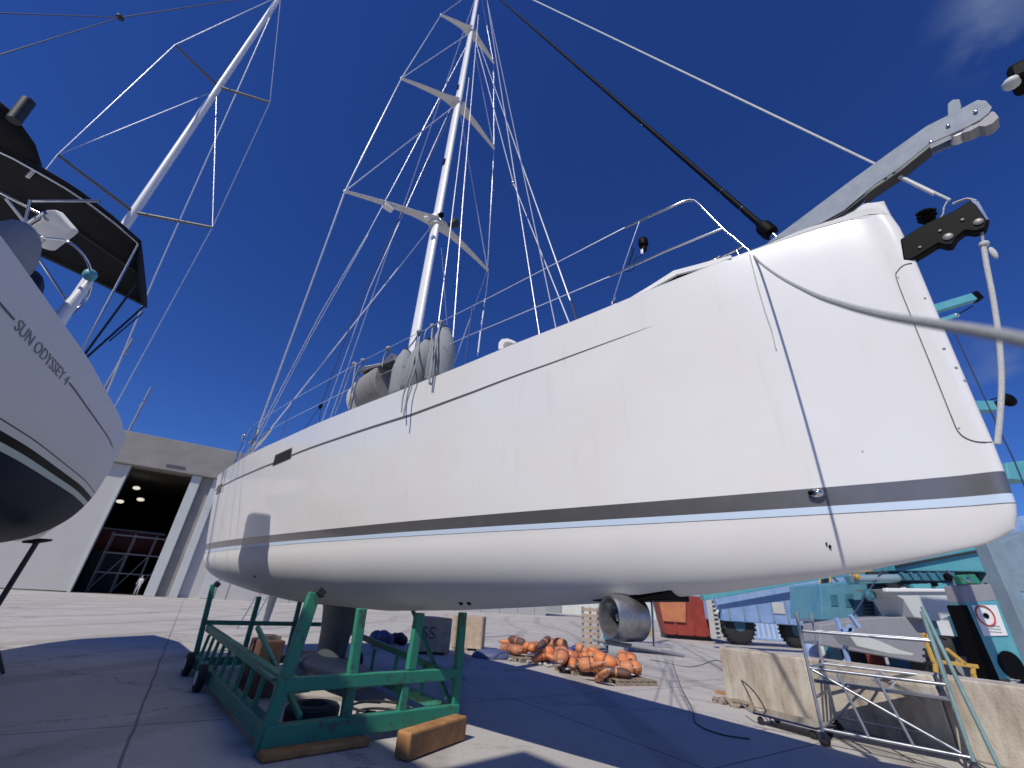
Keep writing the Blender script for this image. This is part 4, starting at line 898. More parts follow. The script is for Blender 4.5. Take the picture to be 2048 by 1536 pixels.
# stands under it
def stand(base, top, lab):
    th = thing('boat_stand', base, lab, 'boat stand', 'black tripod props under the left-hand sailboat')
    MB().tube([base+np.array([0, 0, .3]), top], .045, 10).build('prop', ['iron'], th, smooth=60)
    MB().box(top, (.14, 0, 0), (0, .14, .04), (0, 0, .02)).build('pad', ['rubber'], th)
    mid = base*.6+top*.4
    for k in range(3):
        a = 2*PI*k/3+.5; MB().tube([mid, base+np.array([math.cos(a)*.6, math.sin(a)*.6, .03])], .028, 8).build('leg', ['iron'], th, smooth=60)
    return th
sb = np.array([-8.3, 6.9, 0.0]); 
tt = atzL(75, 1082, 2.12); bb0 = np.array([tt[0]-.1, tt[1]-.05, 0]); 
stand(bb0, tt, 'black prop under the stern of the left-hand sailboat, nearest its transom')
stand(Lp(7.6, .4, 0), Lp(7.6, .6, 2.1), 'black prop under the forward half of the left-hand sailboat')
stand(Lp(3.2, 2.9, 0), Lp(3.2, 2.6, 2.1), 'black prop on the far side of the left-hand sailboat')

# ================================================================== THIRD BOAT (mast seen over the bimini)
ZS1 = 11.0; mB = atz(268, 425, ZS1); mB2 = np.array([mB[0], mB[1], 0])
tb = thing('distant_sailboat', mB2, 'white sailboat behind the left one, its mast carrying two dark spreader pairs', 'sailboat')
zt_ = above(557, 0, mB)+.6; zu = above(445, 180, mB)
def mz3(z): return np.array([mB[0], mB[1], z])
MB().tube([mz3(3.9), mz3(zt_)], [.12, .09], 14).build('mast', ['mast'], tb, smooth=60)
dl = atz(115, 310, ZS1); dr3 = atz(425, 455, ZS1); ul = atz(350, 90, zu); ur = atz(540, 205, zu)
for c_, t_ in ((ZS1, dl), (ZS1, dr3), (zu, ul), (zu, ur)): MB().tube([mz3(c_), t_], [.05, .035], 8).build('spreader', ['cove'], tb, smooth=60)
dv = (dr3-dl)/np.linalg.norm(dr3-dl); fore = np.array([-.459, .888, 0])*-1
ch_r = atz(275, 735, 4.4); ch_l = mz3(4.1)-dv*1.7
wt = [('shroud', [mz3(zt_-.2), ur, dr3, mz3(4.1)+dv*1.7+np.array([0, 0, 0])], .014), ('shroud', [mz3(zt_-.2), ul, dl, ch_l], .014), ('diagonal_shroud', [mz3(zu-.2), dr3], .012), ('diagonal_shroud', [mz3(zu-.2), dl], .012)]
for nm, p_, r_ in wt: MB().tube(p_, r_, 6).build(nm, ['wire'], tb, smooth=60)
fsd = atz(240, 800, 5.0)
MB().tube([mz3(zt_-.6), mz3(ZS1)+fore*-3.2, mz3(4.6)+fore*-5.2], .024, 8).build('forestay', ['wire'], tb, smooth=60)
br0 = atdist(240, 35, 20.0); MB().tube([mz3(zt_), br0], .016, 6).build('backstay', ['cove'], tb); 
MB().tube([br0, atdist(-60, 24, 15.0)], .012, 6).build('backstay_leg', ['cove'], tb); MB().tube([br0, atdist(-60, 128, 15.0)], .012, 6).build('backstay_leg', ['cove'], tb)
MB().ell(br0, (.10, 0, 0), (0, .10, 0), (0, 0, .07), 8, 6).build('bridle_plate', ['iron'], tb, smooth=60)
FA = np.array([-.459, .888, 0]); NA = np.array([.888, .459, 0]) # fore and beam directions
def third_hull():
    m = MB()
    for sd_ in (1, -1):
        m.grid([[mz3(0)+FA*(s-6.5)+NA*sd_*float(np.interp(s, [0, 4, 7, 10, 12], [1.3, 1.8, 1.75, 1.0, .02]))*max(0, math.cos(t))**.75+np.array([0, 0, 3.9+.2*(s/12)-(1.7 if s < 11 else 1.7*(12.01-s))*math.sin(t)**.8]) for s in np.linspace(0, 12, 40)] for t in np.linspace(0, PI/2, 20)])
    m.build('hull', ['antifoul'], tb, smooth=50)
    m = MB(); m.grid([[mz3(0)+FA*(s-6.5)+NA*k*float(np.interp(s, [0, 4, 7, 10, 12], [1.3, 1.8, 1.75, 1.0, .02]))+np.array([0, 0, 3.9+.2*(s/12)+.08*(1-k*k)]) for k in np.linspace(-1, 1, 7)] for s in np.linspace(0, 12, 30)]); m.build('deck', ['deck'], tb, smooth=60)
    m = MB(); m.box(mz3(1.1), FA*.7, NA*.12, (0, 0, 1.1)); m.build('keel', ['navy'], tb)
third_hull()
# little masts of boats further off, above the transom of the left boat
for (b, t, lab) in [((215, 745), (265, 678), 'short dark mast pole rising left of the others behind the left sailboat transom'), ((262, 850), (302, 775), 'short dark mast pole rising right behind the left sailboat transom')]:
    d_ = 150.; p1 = atdist(*t, d_); p2 = np.array([p1[0], p1[1], 0]); th = thing('distant_mast', p2, lab, 'mast', 'poles seen behind the left-hand sailboat')
    MB().tube([p2, p1], [.3, .22], 8).build('pole', ['greyplate'], th, smooth=60); MB().tube([p1-np.array([2., -1.3, 4.9]), p1-np.array([-2, 1.3, 4.9])], .12, 6).build('crosstree', ['greyplate'], th)
    MB().box(p2+np.array([0, 0, .15]), (.5, 0, 0), (0, .5, 0), (0, 0, .15)).build('foot', ['block'], th, bevel=.03)

# ================================================================== HANGAR
H1 = 13.0; P1 = atz(264, 932, H1); P2 = atz(386, 952, H1); hd = (P2-P1); hd[2] = 0; DW = np.linalg.norm(hd); hd /= DW; hn = np.array([hd[1], -hd[0], 0])
if hn@P1 > 0: hn = -hn            # towards the camera
HO = np.array([P1[0], P1[1], 0]); HT = 16.6
def Hg(a, d, z): return HO+hd*a+hn*d+np.array([0, 0, z])
hg = thing('hangar', Hg(DW/2, 0, 0), 'large pale grey industrial hangar with a tall open doorway and concrete fascia', 'hangar')
def hbx(nm, a0, a1, d0, d1, z0, z1, mt, parent=hg, **k): return MB().box(Hg((a0+a1)/2, (d0+d1)/2, (z0+z1)/2), hd*(a1-a0)/2, hn*(d1-d0)/2, (0, 0, (z1-z0)/2)).build(nm, [mt], parent, **k)
hbx('fascia', -40, 60, -1.2, 1.0, H1, HT, 'fascia', bevel=.05)
hbx('wall', -40, -3.0, -.6, 0, 0, H1-.02, 'hangar'); hbx('wall', DW+1.6, 60, -.6, 0, 0, H1-.02, 'hangar')
hbx('sliding_door', -9.5, -.25, .05, .35, .1, H1-.05, 'hangar')
hbx('door_jamb', -.24, .0, -.2, .45, 0, H1-.03, 'palegrey'); 
hbx('pillar', DW+.02, DW+1.0, -.6, .6, 0, H1-.03, 'palegrey', bevel=.04); hbx('pillar', DW+1.02, DW+2.2, -.4, .15, 0, H1-.03, 'fascia'); hbx('pillar', DW+2.22, DW+3.0, -.2, .5, 0, H1-.03, 'palegrey', bevel=.04)
for a in np.arange(-38, -10, 3.0): hbx('panel_joint', a, a+.08, 0, .03, 0, H1-.03, 'fascia')
for a in np.arange(DW+7.5, 58, 3.4): hbx('panel_joint', a, a+.08, 0, .03, 0, H1-.03, 'fascia')
hbx('side_door', DW+5.0, DW+6.3, .0, .08, .05, 2.8, 'palegrey', bevel=.02)
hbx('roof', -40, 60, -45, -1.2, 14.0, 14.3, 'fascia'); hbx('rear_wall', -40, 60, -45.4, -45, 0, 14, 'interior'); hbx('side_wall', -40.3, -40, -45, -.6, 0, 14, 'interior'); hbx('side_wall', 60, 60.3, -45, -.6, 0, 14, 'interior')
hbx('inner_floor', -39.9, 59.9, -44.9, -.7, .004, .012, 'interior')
for a in (-24., -7.0, DW+14., DW+30.):
    pass
m = MB(); m.box(Hg(4.0, 1.03, H1+.55), hd*.9, hn*.03, (0, 0, .14)); m.build('fascia_plate', ['cove'], hg)
lampm, ln, lb_ = new_mat('lit_lamp'); lb_.inputs['Emission Color'].default_value = (1, .93, .78, 1); lb_.inputs['Emission Strength'].default_value = .8; M['lamp'] = lampm
for (px, py) in [(265, 942), (273, 976), (281, 999), (240, 1003)]:
    d_ = ray(px, py); t_ = 1.0
    # hit the plane 12 m inside
    t_ = ((HO-hn*12-EYE)@hn)/(d_@hn); p_ = EYE+d_*t_; m = MB(); m.ell(p_, (.42, 0, 0), (0, .42, 0), (0, 0, .22), 12, 8); lo = m.build('ceiling_lamp', ['lamp'], hg, smooth=60)
    MB().tube([p_+np.array([0, 0, .1]), np.array([p_[0], p_[1], 14.0])], .03, 6).build('lamp_rod', ['iron'], lo)
# things inside the doorway
def inside(px, py, depth_):
    d_ = ray(px, py); t_ = ((HO-hn*depth_-EYE)@hn)/(d_@hn); return EYE+d_*t_
c = inside(232, 1075, 7); bt = thing('sailboat_in_shed', np.array([c[0], c[1], 0]), 'dull red and white boat hull in the dark behind the scaffolding in the hangar', 'boat')
m = MB()
for sd_ in (1, -1): m.grid([[c+hd*(s-5)+hn*(-1.6+sd_*1.6*math.cos(t)**.7*math.sin(PI*(.1+.88*s/10))**.6)+np.array([0, 0, .8-2.3*math.sin(t)**.8]) for s in np.linspace(0, 10, 30)] for t in np.linspace(0, PI/2, 16)])
M['dullred'] = mat('dull_red_antifouling', (.12, .03, .028), .7, var=.3); m.build('hull', ['dullred'], bt, smooth=50)
MB().box(c+hn*-1.6+np.array([0, 0, .9]), hd*4.5, hn*1.4, (0, 0, .12)).build('deck', ['fender'], bt, bevel=.05)
MB().box(np.array([c[0], c[1], 0])-hn*1.6+np.array([0, 0, (c[2]-1.3)/2]), hd*1.6, hn*.4, (0, 0, (c[2]-1.3)/2)).build('keel', ['iron'], bt)
sf = thing('indoor_scaffold', Hg(3, -3.5, 0), 'grey scaffold frame standing just inside the hangar doorway', 'scaffold')
for a in (.6, 2.6, 4.6, 6.2):
    for dd_ in (-3.2, -4.4): MB().tube([Hg(a, dd_, 0), Hg(a, dd_, 6.2)], .045, 6).build('upright', ['greyplate'], sf)
for z in (2.0, 4.0, 5.9):
    MB().box(Hg(3.4, -3.8, z), hd*2.9, hn*.6, (0, 0, .05)).build('platform', ['greyplate'], sf)
for a, b in ((.6, 2.6), (2.6, 4.6), (4.6, 6.2)): MB().tube([Hg(a, -3.15, 0.1), Hg(b, -3.15, 3.9)], .04, 6).build('brace', ['greyplate'], sf)
# person in the doorway
def person(base, face, h=1.75):
    me = bpy.data.meshes.new('person'); r_ = np.array([face[1], -face[0], 0]); f_ = np.array([face[0], face[1], 0.])
    J = {}; E_ = []; V = []; R_ = []
    def j(n, x, y, z, r): J[n] = len(V); V.append(tuple(r_*x+f_*y+np.array([0, 0, z*h]))); R_.append(r)
    j('pel', 0, 0, .53, .15); j('chest', 0, .02, .70, .165); j('neck', 0, .03, .83, .06); j('head', 0, .06, .885, .09); j('crown', 0, .05, .95, .085)
    for s, n in ((1, 'r'), (-1, 'l')):
        j(n+'sh', s*.17, .02, .80, .065); j(n+'el', s*.25, .02 if s > 0 else .12, .62, .045); j(n+'wr', s*.24, .2 if s > 0 else .3, .53, .032); j(n+'ha', s*.22, .28 if s > 0 else .38, .515, .035)
        j(n+'hip', s*.10, 0, .48, .10); j(n+'kn', s*.12, .03 if s > 0 else .12, .27, .07); j(n+'an', s*.13, 0 if s > 0 else .02, .05, .045); j(n+'toe', s*.14, .16, .02, .04)
    L_ = [('pel', 'chest'), ('chest', 'neck'), ('neck', 'head'), ('head', 'crown')]
    for n in 'rl': L_ += [('chest', n+'sh'), (n+'sh', n+'el'), (n+'el', n+'wr'), (n+'wr', n+'ha'), ('pel', n+'hip'), (n+'hip', n+'kn'), (n+'kn', n+'an'), (n+'an', n+'toe')]
    me.from_pydata(V, [(J[a], J[b]) for a, b in L_], []); o = bpy.data.objects.new('person', me); COL.objects.link(o); o.location = tuple(base)
    md = o.modifiers.new('skin', 'SKIN'); 
    for i, r in enumerate(R_): me.skin_vertices[0].data[i].radius = (r, r*.85)
    me.skin_vertices[0].data[0].use_root = True
    sb_ = o.modifiers.new('sub', 'SUBSURF'); sb_.levels = 2; sb_.render_levels = 2
    pm, pn, pb = new_mat('clothes_and_skin'); N = pn.nodes; tcn = N.new('ShaderNodeTexCoord'); sx = N.new('ShaderNodeSeparateXYZ'); pn.links.new(tcn.outputs['Object'], sx.inputs[0])
    rp_ = N.new('ShaderNodeValToRGB'); rp_.color_ramp.interpolation = 'CONSTANT'; mrn = N.new('ShaderNodeMapRange'); mrn.inputs['From Max'].default_value = h; pn.links.new(sx.outputs['Z'], mrn.inputs['Value']); pn.links.new(mrn.outputs['Result'], rp_.inputs['Fac'])
    cr = rp_.color_ramp; cr.elements[0].position = 0; cr.elements[0].color = (.02, .02, .02, 1); cr.elements[1].position = .04; cr.elements[1].color = (.6, .6, .62, 1)
    e = cr.elements.new(.845); e.color = (.45, .27, .19, 1); e = cr.elements.new(.93); e.color = (.5, .5, .5, 1)
    pn.links.new(rp_.outputs['Color'], pb.inputs['Base Color']); pb.inputs['Roughness'].default_value = .9; me.materials.append(pm)
    return o
pb_ = inside(272, 1186, 1.5); pb_ = np.array([pb_[0], pb_[1], 0]); k_ = above(277, 1148, pb_)
po_ = person(pb_, (0.3, -.95), max(1.75, min(k_, 2.3))); tag(po_, 'person in white work clothes standing in the dark hangar doorway', 'person')
ld = thing('step_ladder', G(488, 1262), 'thin grey ladder standing on the yard beyond the cradle', 'ladder')
gl = G(486, 1258); top_ = np.array([gl[0]+.25, gl[1]+.3, above(505, 1192, gl)]);
sd3 = np.array([.93, .3, 0])*.24
for s in (-1, 1): MB().tube([gl+sd3*s, top_+sd3*s], .03, 6).build('stile', ['alu'], ld)
for k in range(8):
    u = (k+.5)/8; pm_ = gl*(1-u)+top_*u; MB().tube([pm_-sd3, pm_+sd3], .022, 6).build('rung', ['alu'], ld)

# ================================================================== RIGHT SIDE YARD
# precast concrete blocks
ca_, cb_ = G(1452, 1401), G(1906, 1512); cdv = cb_-ca_; clen = np.linalg.norm(cdv); cdv /= clen; cn = np.array([-cdv[1], cdv[0], 0])
if cn@ca_ < 0: cn = -cn
hW = above(1441, 1294, ca_)
for i in range(4):
    a = i*2.012; m = MB(); m.box(ca_+cdv*(a+1.0)+cn*.35+np.array([0, 0, hW/2]), cdv*1.0, cn*.35, (0, 0, hW/2))
    one('concrete_block', m, ['block'], ['stained concrete block at the left end of the row, under the dark cable', 'stained concrete wall block second from the left in the row', 'stained concrete wall block behind the scaffold tower', 'stained concrete wall block at the right edge of the photo'][i], 'concrete block', 'precast concrete blocks in a row', bevel=.03)
# cable over block and on ground
cb1 = [G(1300, 1320)+np.array([0, 0, .01]), G(1380, 1335)+np.array([0, 0, .02]), G(1435, 1337)+np.array([0, 0, .25]), atz(1460, 1345, .45), atz(1495, 1370, .42), atz(1520, 1400, .30), G(1545, 1450)+np.array([0, 0, .02])]
one('ground_cable', MB().tube(catmull(cb1, 6), .014, 6), ['iron'], 'dark cable curving past the left end of the concrete blocks', 'cable', smooth=60)
cb2 = [G(1345, 1325), G(1360, 1370), G(1385, 1420), G(1392, 1448), G(1440, 1470), G(1500, 1480)]
one('ground_cable', MB().tube(catmull([c+np.array([0, 0, .012]) for c in cb2], 6), .011, 6), ['iron'], 'thin black cable lying on the sunlit yard left of the trolley', 'cable', smooth=60)
# mobile aluminium scaffold
sc_ = thing('scaffold_tower', G(1780, 1490), 'grey tubular mobile scaffold platform in front of the concrete blocks', 'scaffold')
SA = G(1652, 1494); SB = G(1960, 1560); sdir = SB-SA; SLn = np.linalg.norm(sdir); sdir /= SLn; sn = np.array([-sdir[1], sdir[0], 0])
if sn@SA < 0: sn = -sn
def S(a, b, z): return SA+sdir*a+sn*b+np.array([0, 0, z])
hL = above(1590, 1230, SA); hS = 2.0
def st(nm, p, q, r=.028, mt='alu'): return MB().tube([p, q], r, 8).build(nm, [mt], sc_, smooth=60)
Wd = 1.35
for a in (0, SLn):
    for b in (0, Wd): st('upright', S(a, b, .16), S(a, b, hL+.05+.1*(a > 0)), .027, 'alugreen' if (a > 0 and b == 0) else 'alu')
for b in (0, Wd):
    for z in (.22, 1.02, 1.55): st('ledger', S(0, b, z), S(SLn, b, z), .022)
for a in (0, SLn):
    for z in (.22, .62, 1.02, 1.38, 1.72): st('rung', S(a, 0, z), S(a, Wd, z), .02)
st('brace', S(.05, 0, 1.0), S(SLn-.1, 0, .25), .02); st('brace', S(.05, Wd, .25), S(SLn*.5, Wd, 1.0), .02); st('brace', S(SLn*.5, Wd, 1.0), S(SLn, Wd, .25), .02)
for a in (.35, .65): st('strut', S(SLn*a, 0, .22), S(SLn*(a-.12), 0, 1.0), .02)
MB().box(S(SLn/2, Wd/2, .84), sdir*SLn*.49, sn*Wd*.42, (0, 0, .025)).build('platform', ['satin'], sc_, bevel=.008)
for a in (0, SLn):
    for b in (0, Wd):
        c = S(a, b, .08); w_ = MB().lathe(c-sn*.025, sn, [(0, .06), (.01, .08), (.04, .08), (.05, .06)], 18).build('castor', ['rubber'], sc_, smooth=40)
        MB().box(c+np.array([0, 0, .07]), sdir*.03, sn*.04, (0, 0, .04)).build('castor_fork', ['satin'], w_)
# leaning ladder at the right edge
g1 = G(2010, 1530); lad = thing('leaning_ladder', g1, 'greenish aluminium ladder leaning at the far right edge by the scaffold', 'ladder')
for dx_ in (0, .42):
    a0 = S(SLn+.25, -.05+dx_, 0); a1 = S(SLn+.02, .0+dx_, 2.0); MB().tube([a0, a1], .026, 8).build('stile', ['alugreen'], lad, smooth=60)
for k in range(6):
    u = (k+.6)/6.4; p_ = S(SLn+.25-.23*u, -.05+.05*u, 2*u); q__ = S(SLn+.25-.23*u, .37+.05*u, 2*u); MB().tube([p_, q__], .017, 8).build('rung', ['alu'], lad, smooth=60)
# trolley with junk
tg = G(1590, 1462); trl = thing('flat_trolley', tg, 'low grey flat trolley on castors left of the scaffold', 'trolley')
e1 = cdv; e2 = cn
MB().box(tg+np.array([0, 0, .16]), e1*.55, e2*.30, (0, 0, .018)).build('deck_plate', ['satin'], trl, bevel=.006)
MB().tube([tg+e1*-.55+e2*-.3+np.array([0, 0, .16]), tg+e1*-.95+e2*.0+np.array([0, 0, .20])], .014, 6).build('tow_bar', ['alu'], trl)
for a in (-.45, .45):
    for b in (-.24, .24): MB().lathe(tg+e1*a+e2*b+np.array([0, 0, .065])-e2*.02, e2, [(0, .045), (.01, .06), (.03, .06), (.04, .045)], 14).build('castor', ['rubber'], trl, smooth=40)
jg = G(1465, 1412)
m = MB()
for k in range(26):
    r = .03+.05*rng.rand(); c = jg+e1*(rng.rand()*.9-.4)+e2*(rng.rand()*.35-.15)+np.array([0, 0, r*.7]); v = rng.randn(3); v /= np.linalg.norm(v); m.ell(c, v*r*1.6, np.cross(v, (0, 0, 1))*r, (0, 0, r*.7), 7, 5)
o = one('rubble_heap', m, ['woodgrey'], 'small heap of brown and pale rubble at the foot of the left concrete block', 'rubble'); o['kind'] = 'stuff'
for k, (px, py, mt, lab) in enumerate([(1448, 1400, 'wood', 'orange-brown wood offcut lying on the rubble heap'), (1485, 1418, 'woodgrey', 'grey wood offcut lying beside the rubble heap')]):
    c = G(px, py)+np.array([0, 0, .12]); m = MB(); m.beam(c-e1*.2, c+e1*.2+e2*.08, .08, .06); one('wood_offcut', m, [mt], lab, 'wood', bevel=.01)

# pallets of orange floats
palls = []
for i, (px, py, yaw, lab) in enumerate([(1255, 1366, .35, 'pallet under the nearest orange floats, its slats bare at the right'), (1160, 1345, .5, 'pallet under the middle of the orange float pile'), (1055, 1322, .55, 'pallet under the far left end of the orange float pile')]):
    c = G(px, py); r = thing('wooden_pallet', c, lab, 'pallet', 'pallets under the orange floats'); ex, ey = np.array([math.cos(yaw), math.sin(yaw), 0]), np.array([-math.sin(yaw), math.cos(yaw), 0])
    for k in (-1, 0, 1): MB().box(c+ey*k*.4+np.array([0, 0, .05]), ex*.6, ey*.045, (0, 0, .05)).build('bearer', ['woodgrey'], r)
    for k in range(6): MB().box(c+ex*(k-2.5)*.2+np.array([0, 0, .113]), ex*.07, ey*.46, (0, 0, .011)).build('slat', ['woodgrey'], r)
    palls.append((c, ex, ey))
KIND = ['buoy', 'buoy_pale', 'buoy', 'buoy_pale', 'buoy_brown', 'buoy', 'buoy_pale', 'buoy']
cname = {'buoy': 'bright orange', 'buoy_pale': 'faded pinkish orange', 'buoy_brown': 'dirty brown', 'buoy_blue': 'deep blue'}
sizes = [('long', .15, .36), ('stubby', .16, .23), ('slim', .10, .34), ('fat', .19, .30)]
protos = {}
def float_proto(mt, sz):
    if (mt, sz) in protos: return copy_tree(protos[(mt, sz)])
    nm_, r, L_ = sizes[sz]; th = thing('plastic_float', (0, 0, 0), 'x', 'float', 'plastic floats heaped on the pallets')
    MB().lathe((0, 0, 0), (1, 0, 0), [(-L_, r*.2), (-L_*.96, r*.55), (-L_*.8, r*.85), (-L_*.5, r), (-L_*.08, r), (0, r*.9), (L_*.08, r), (L_*.5, r), (L_*.8, r*.85), (L_*.96, r*.55), (L_, r*.2)], 16).build('body', [mt], th, smooth=50)
    MB().lathe((0, 0, 0), (1, 0, 0), [(-L_*.07, r*.93), (-L_*.06, r*1.03), (L_*.06, r*1.03), (L_*.07, r*.93)], 16).build('waist_band', ['buoy_brown' if mt != 'buoy_brown' else 'buoy_pale'], th, smooth=50)
    MB().tube([np.array([-L_*.95+.0, .0, .0])+np.array([-.05-.05*math.cos(a), .05*math.sin(a), 0]) for a in np.linspace(0, 2*PI, 9)], .012, 5).build('rope_eye', ['rope_w'], th)
    MB().lathe((L_, 0, 0), (1, 0, 0), [(-.02, r*.28), (.05, r*.28), (.055, r*.16)], 10).build('end_eye', ['cove'], th, smooth=40)
    protos[(mt, sz)] = th; return th
fpos = []
line0 = G(1015, 1318); line1 = G(1265, 1362)
PXF = [(1010, 1308), (1018, 1300), (1030, 1316), (1045, 1312), (1060, 1320), (1075, 1312), (1090, 1324), (1088, 1306), (1100, 1316), (1112, 1330), (1120, 1310), (1128, 1325), (1135, 1338), (1143, 1318), (1150, 1332), (1158, 1345), (1165, 1326), (1172, 1340), (1180, 1350), (1190, 1335), (1196, 1352), (1203, 1345), (1212, 1358), (1220, 1342), (1228, 1356), (1238, 1348), (1246, 1360), (1255, 1352), (1264, 1346), (1205, 1366), (1270, 1358), (1033, 1303), (1066, 1304), (1080, 1326), (1122, 1342), (1146, 1343), (1176, 1330), (1187, 1361), (1218, 1350), (1233, 1363), (1247, 1342), (1130, 1302), (1106, 1297), (1200, 1337)]
where = ['far left end', 'left part', 'middle', 'right part', 'near right end']
used = {}
for k, (px, py) in enumerate(PXF):
    mt = KIND[(k*7+3) % 8] if k not in (5, 13, 24) else 'buoy_blue'; 
    sz = (k*5+1) % 4; c = G(px, py+4); lay = (k % 3 == 1)
    o = float_proto(mt, sz); r = sizes[sz][1]
    o.location = (c[0], c[1], r+.12+(.13 if lay else -.02)); o.rotation_euler = (0, (rng.rand()-.5)*.9, rng.rand()*PI); sq = .85+.35*rng.rand(); o.scale = (1.05, sq, .9/sq)
    seg = where[min(4, k*5//len(PXF))]; lay_s = 'lying on top' if lay else 'lying low'
    lab = f'{sizes[sz][0]} {cname[mt]} float {lay_s} in the {seg}'
    used.setdefault(lab, []).append(o); o['label'] = lab; ORG[o.name] = tuple(o.location)
for lab, L_ in used.items():
    if len(L_) > 1:
        for i, o in enumerate(L_): o['label'] = lab.replace(' float ', [' float, first from the left, ', ' float, second from the left, ', ' float, third from the left, ', ' float, fourth from the left, ', ' float, fifth from the left, '][min(i, 4)])
c = G(1262, 1352); m = MB()
hp_ = MB(); c = G(1240, 1335)+np.array([0, 0, .2]); 
one('grey_drum', MB().lathe(G(1238, 1322)+np.array([0, 0, .28]), (.8, -.5, .15), [(-.3, .02), (-.3, .26), (-.26, .28), (0, .275), (.26, .28), (.3, .26), (.3, .02)], 20), ['fender'], 'grey drum lying behind the near end of the orange float pile', 'drum', smooth=40)
m = MB()
for k in range(40):
    u = k/40; c = line0*(1-u)+line1*u+np.array([0.1*rng.randn(), -.25+.1*rng.randn(), .05]); m.ell(c, (.07, 0, 0), (0, .045, 0), (0, 0, .04), 8, 6)
o = one('chain_heap', m, ['chain'], 'whitish chain and rope tangled along the front of the orange floats', 'chain', smooth=60); o['kind'] = 'stuff'
one('tarpaulin', MB().ell(G(985, 1316)+np.array([0, 0, .05]), (.7, .1, 0), (-.1, .5, 0), (0, 0, .22), 16, 8), ['tarp'], 'crumpled blue sheet on the ground left of the orange floats', 'tarpaulin', smooth=60)

# teal post machine and pallet behind
def frame_at(px, py, yaw=0.):
    c = G(px, py); c[2] = 0; u = np.array([math.cos(yaw), math.sin(yaw), 0]); return c, u, np.array([-u[1], u[0], 0])
c, u, v = frame_at(1228, 1300, -.25); pm_ = thing('pressure_washer_unit', c, 'teal upright machine cabinet with a yellow strip, beyond the orange floats', 'machine')
MB().box(c+np.array([0, 0, 1.05]), u*.45, v*.4, (0, 0, .9)).build('cabinet', ['teal'], pm_, bevel=.03); MB().box(c+u*1.1+np.array([0, 0, .85]), u*.62, v*.35, (0, 0, .12)).build('yellow_beam', ['yellow'], pm_, bevel=.02)
MB().lathe(c-v*.40+np.array([-.05, 0, .7]), -v, [(0, .2), (.02, .2)], 18).build('access_hole', ['black'], pm_)
for s in (-1, 1): MB().lathe(c+u*.2*s-v*.1*s+np.array([0, 0, .2])-v*.1, v, [(0, .14), (.03, .2), (.17, .2), (.2, .14)], 18).build('wheel', ['tyre'], pm_, smooth=40)
MB().box(c+u*1.4+np.array([0, 0, .35]), u*1.1, v*.7, (0, 0, .05)).build('tray', ['greyplate'], pm_, bevel=.02)
c, u, v = frame_at(1183, 1300, .1); r = thing('upright_pallet', c, 'pale wooden pallet standing on edge beside the teal cabinet', 'pallet')
for k in range(7): MB().box(c+np.array([0, 0, .15+k*.24]), u*.42, v*.03, (0, 0, .07)).build('slat', ['ply'], r)
for s in (-1, 0, 1): MB().box(c+u*s*.36+v*.07+np.array([0, 0, .85]), u*.04, v*.04, (0, 0, .85)).build('bearer', ['ply'], r)
# skip
c, u, v = frame_at(1372, 1278, -.15); sk = thing('waste_skip', c, 'open red skip with faded orange side panels', 'skip')
def skipbox():
    m = MB(); b_, t_ = 1.6, 2.1
    o_ = [c-u*b_-v*1+np.array([0, 0, .3]), c+u*b_-v*1+np.array([0, 0, .3]), c+u*b_+v*1+np.array([0, 0, .3]), c-u*b_+v*1+np.array([0, 0, .3])]
    p_ = [c-u*t_-v*1.1+np.array([0, 0, 2.9]), c+u*t_-v*1.1+np.array([0, 0, 2.9]), c+u*t_+v*1.1+np.array([0, 0, 2.9]), c-u*t_+v*1.1+np.array([0, 0, 2.9])]
    m.add(o_+p_, [(3, 2, 1, 0), (0, 1, 5, 4), (1, 2, 6, 5), (2, 3, 7, 6), (3, 0, 4, 7)]); return m
skipbox().build('tub', ['red'], sk, solid=.08)
MB().prism([c-u*1.75-v*1.16+np.array([0, 0, 1.1]), c-u*.15-v*1.16+np.array([0, 0, 1.1]), c+u*.05-v*1.18+np.array([0, 0, 2.8]), c-u*2.0-v*1.18+np.array([0, 0, 2.8])], -v*.05).build('side_panel', ['orangep'], sk, bevel=.02)
for k in (-.9, .4, 1.3): MB().box(c+u*k-v*1.12+np.array([0, 0, 1.6]), u*.06, v*.06, (0, 0, 1.25)).build('rib', ['red'], sk)
MB().box(c+np.array([0, 0, .15]), u*1.7, v*.6, (0, 0, .15)).build('skid', ['iron'], sk)
c2, _, _ = frame_at(1415, 1272); one('orange_bollard', MB().lathe(c2, (0, 0, 1), [(0, .35), (.3, .32), (.35, .2), (1.2, .14), (1.3, .02)], 14), ['orangep'], 'faded orange cone standing right of the red skip', 'cone', smooth=40)
# big blue boat hauler with wheel
def wheel(nm, c, ax_, R_, W_, parent, hub='teal2'):
    c = np.array(c, float); o = MB().lathe(c-ax_*W_/2, ax_, [(0, R_*.62), (.0, R_*.86), (W_*.12, R_*.97), (W_*.25, R_), (W_*.75, R_), (W_*.88, R_*.97), (W_, R_*.86), (W_, R_*.62)], 32).build(nm, ['tyre'], parent, smooth=40)
    t = MB()
    for k in range(26):
        a = 2*PI*k/26; e1 = np.cross(ax_, (0, 0, 1)); e1 /= np.linalg.norm(e1); rr = e1*math.cos(a)+np.array([0, 0, 1])*math.sin(a); tg_ = np.cross(ax_, rr); t.box(c+rr*R_*1.0, rr*R_*.03, tg_*R_*.05, ax_*W_*.46)
    t.build('tread', ['tyre'], o)
    MB().lathe(c-ax_*(W_/2+.01), ax_, [(0, R_*.12), (.0, R_*.3), (.05, R_*.58), (W_*.5, R_*.6), (W_-.03, R_*.58), (W_+.02, R_*.3), (W_+.02, R_*.12)], 24).build('rim', [hub], o, smooth=40); return o
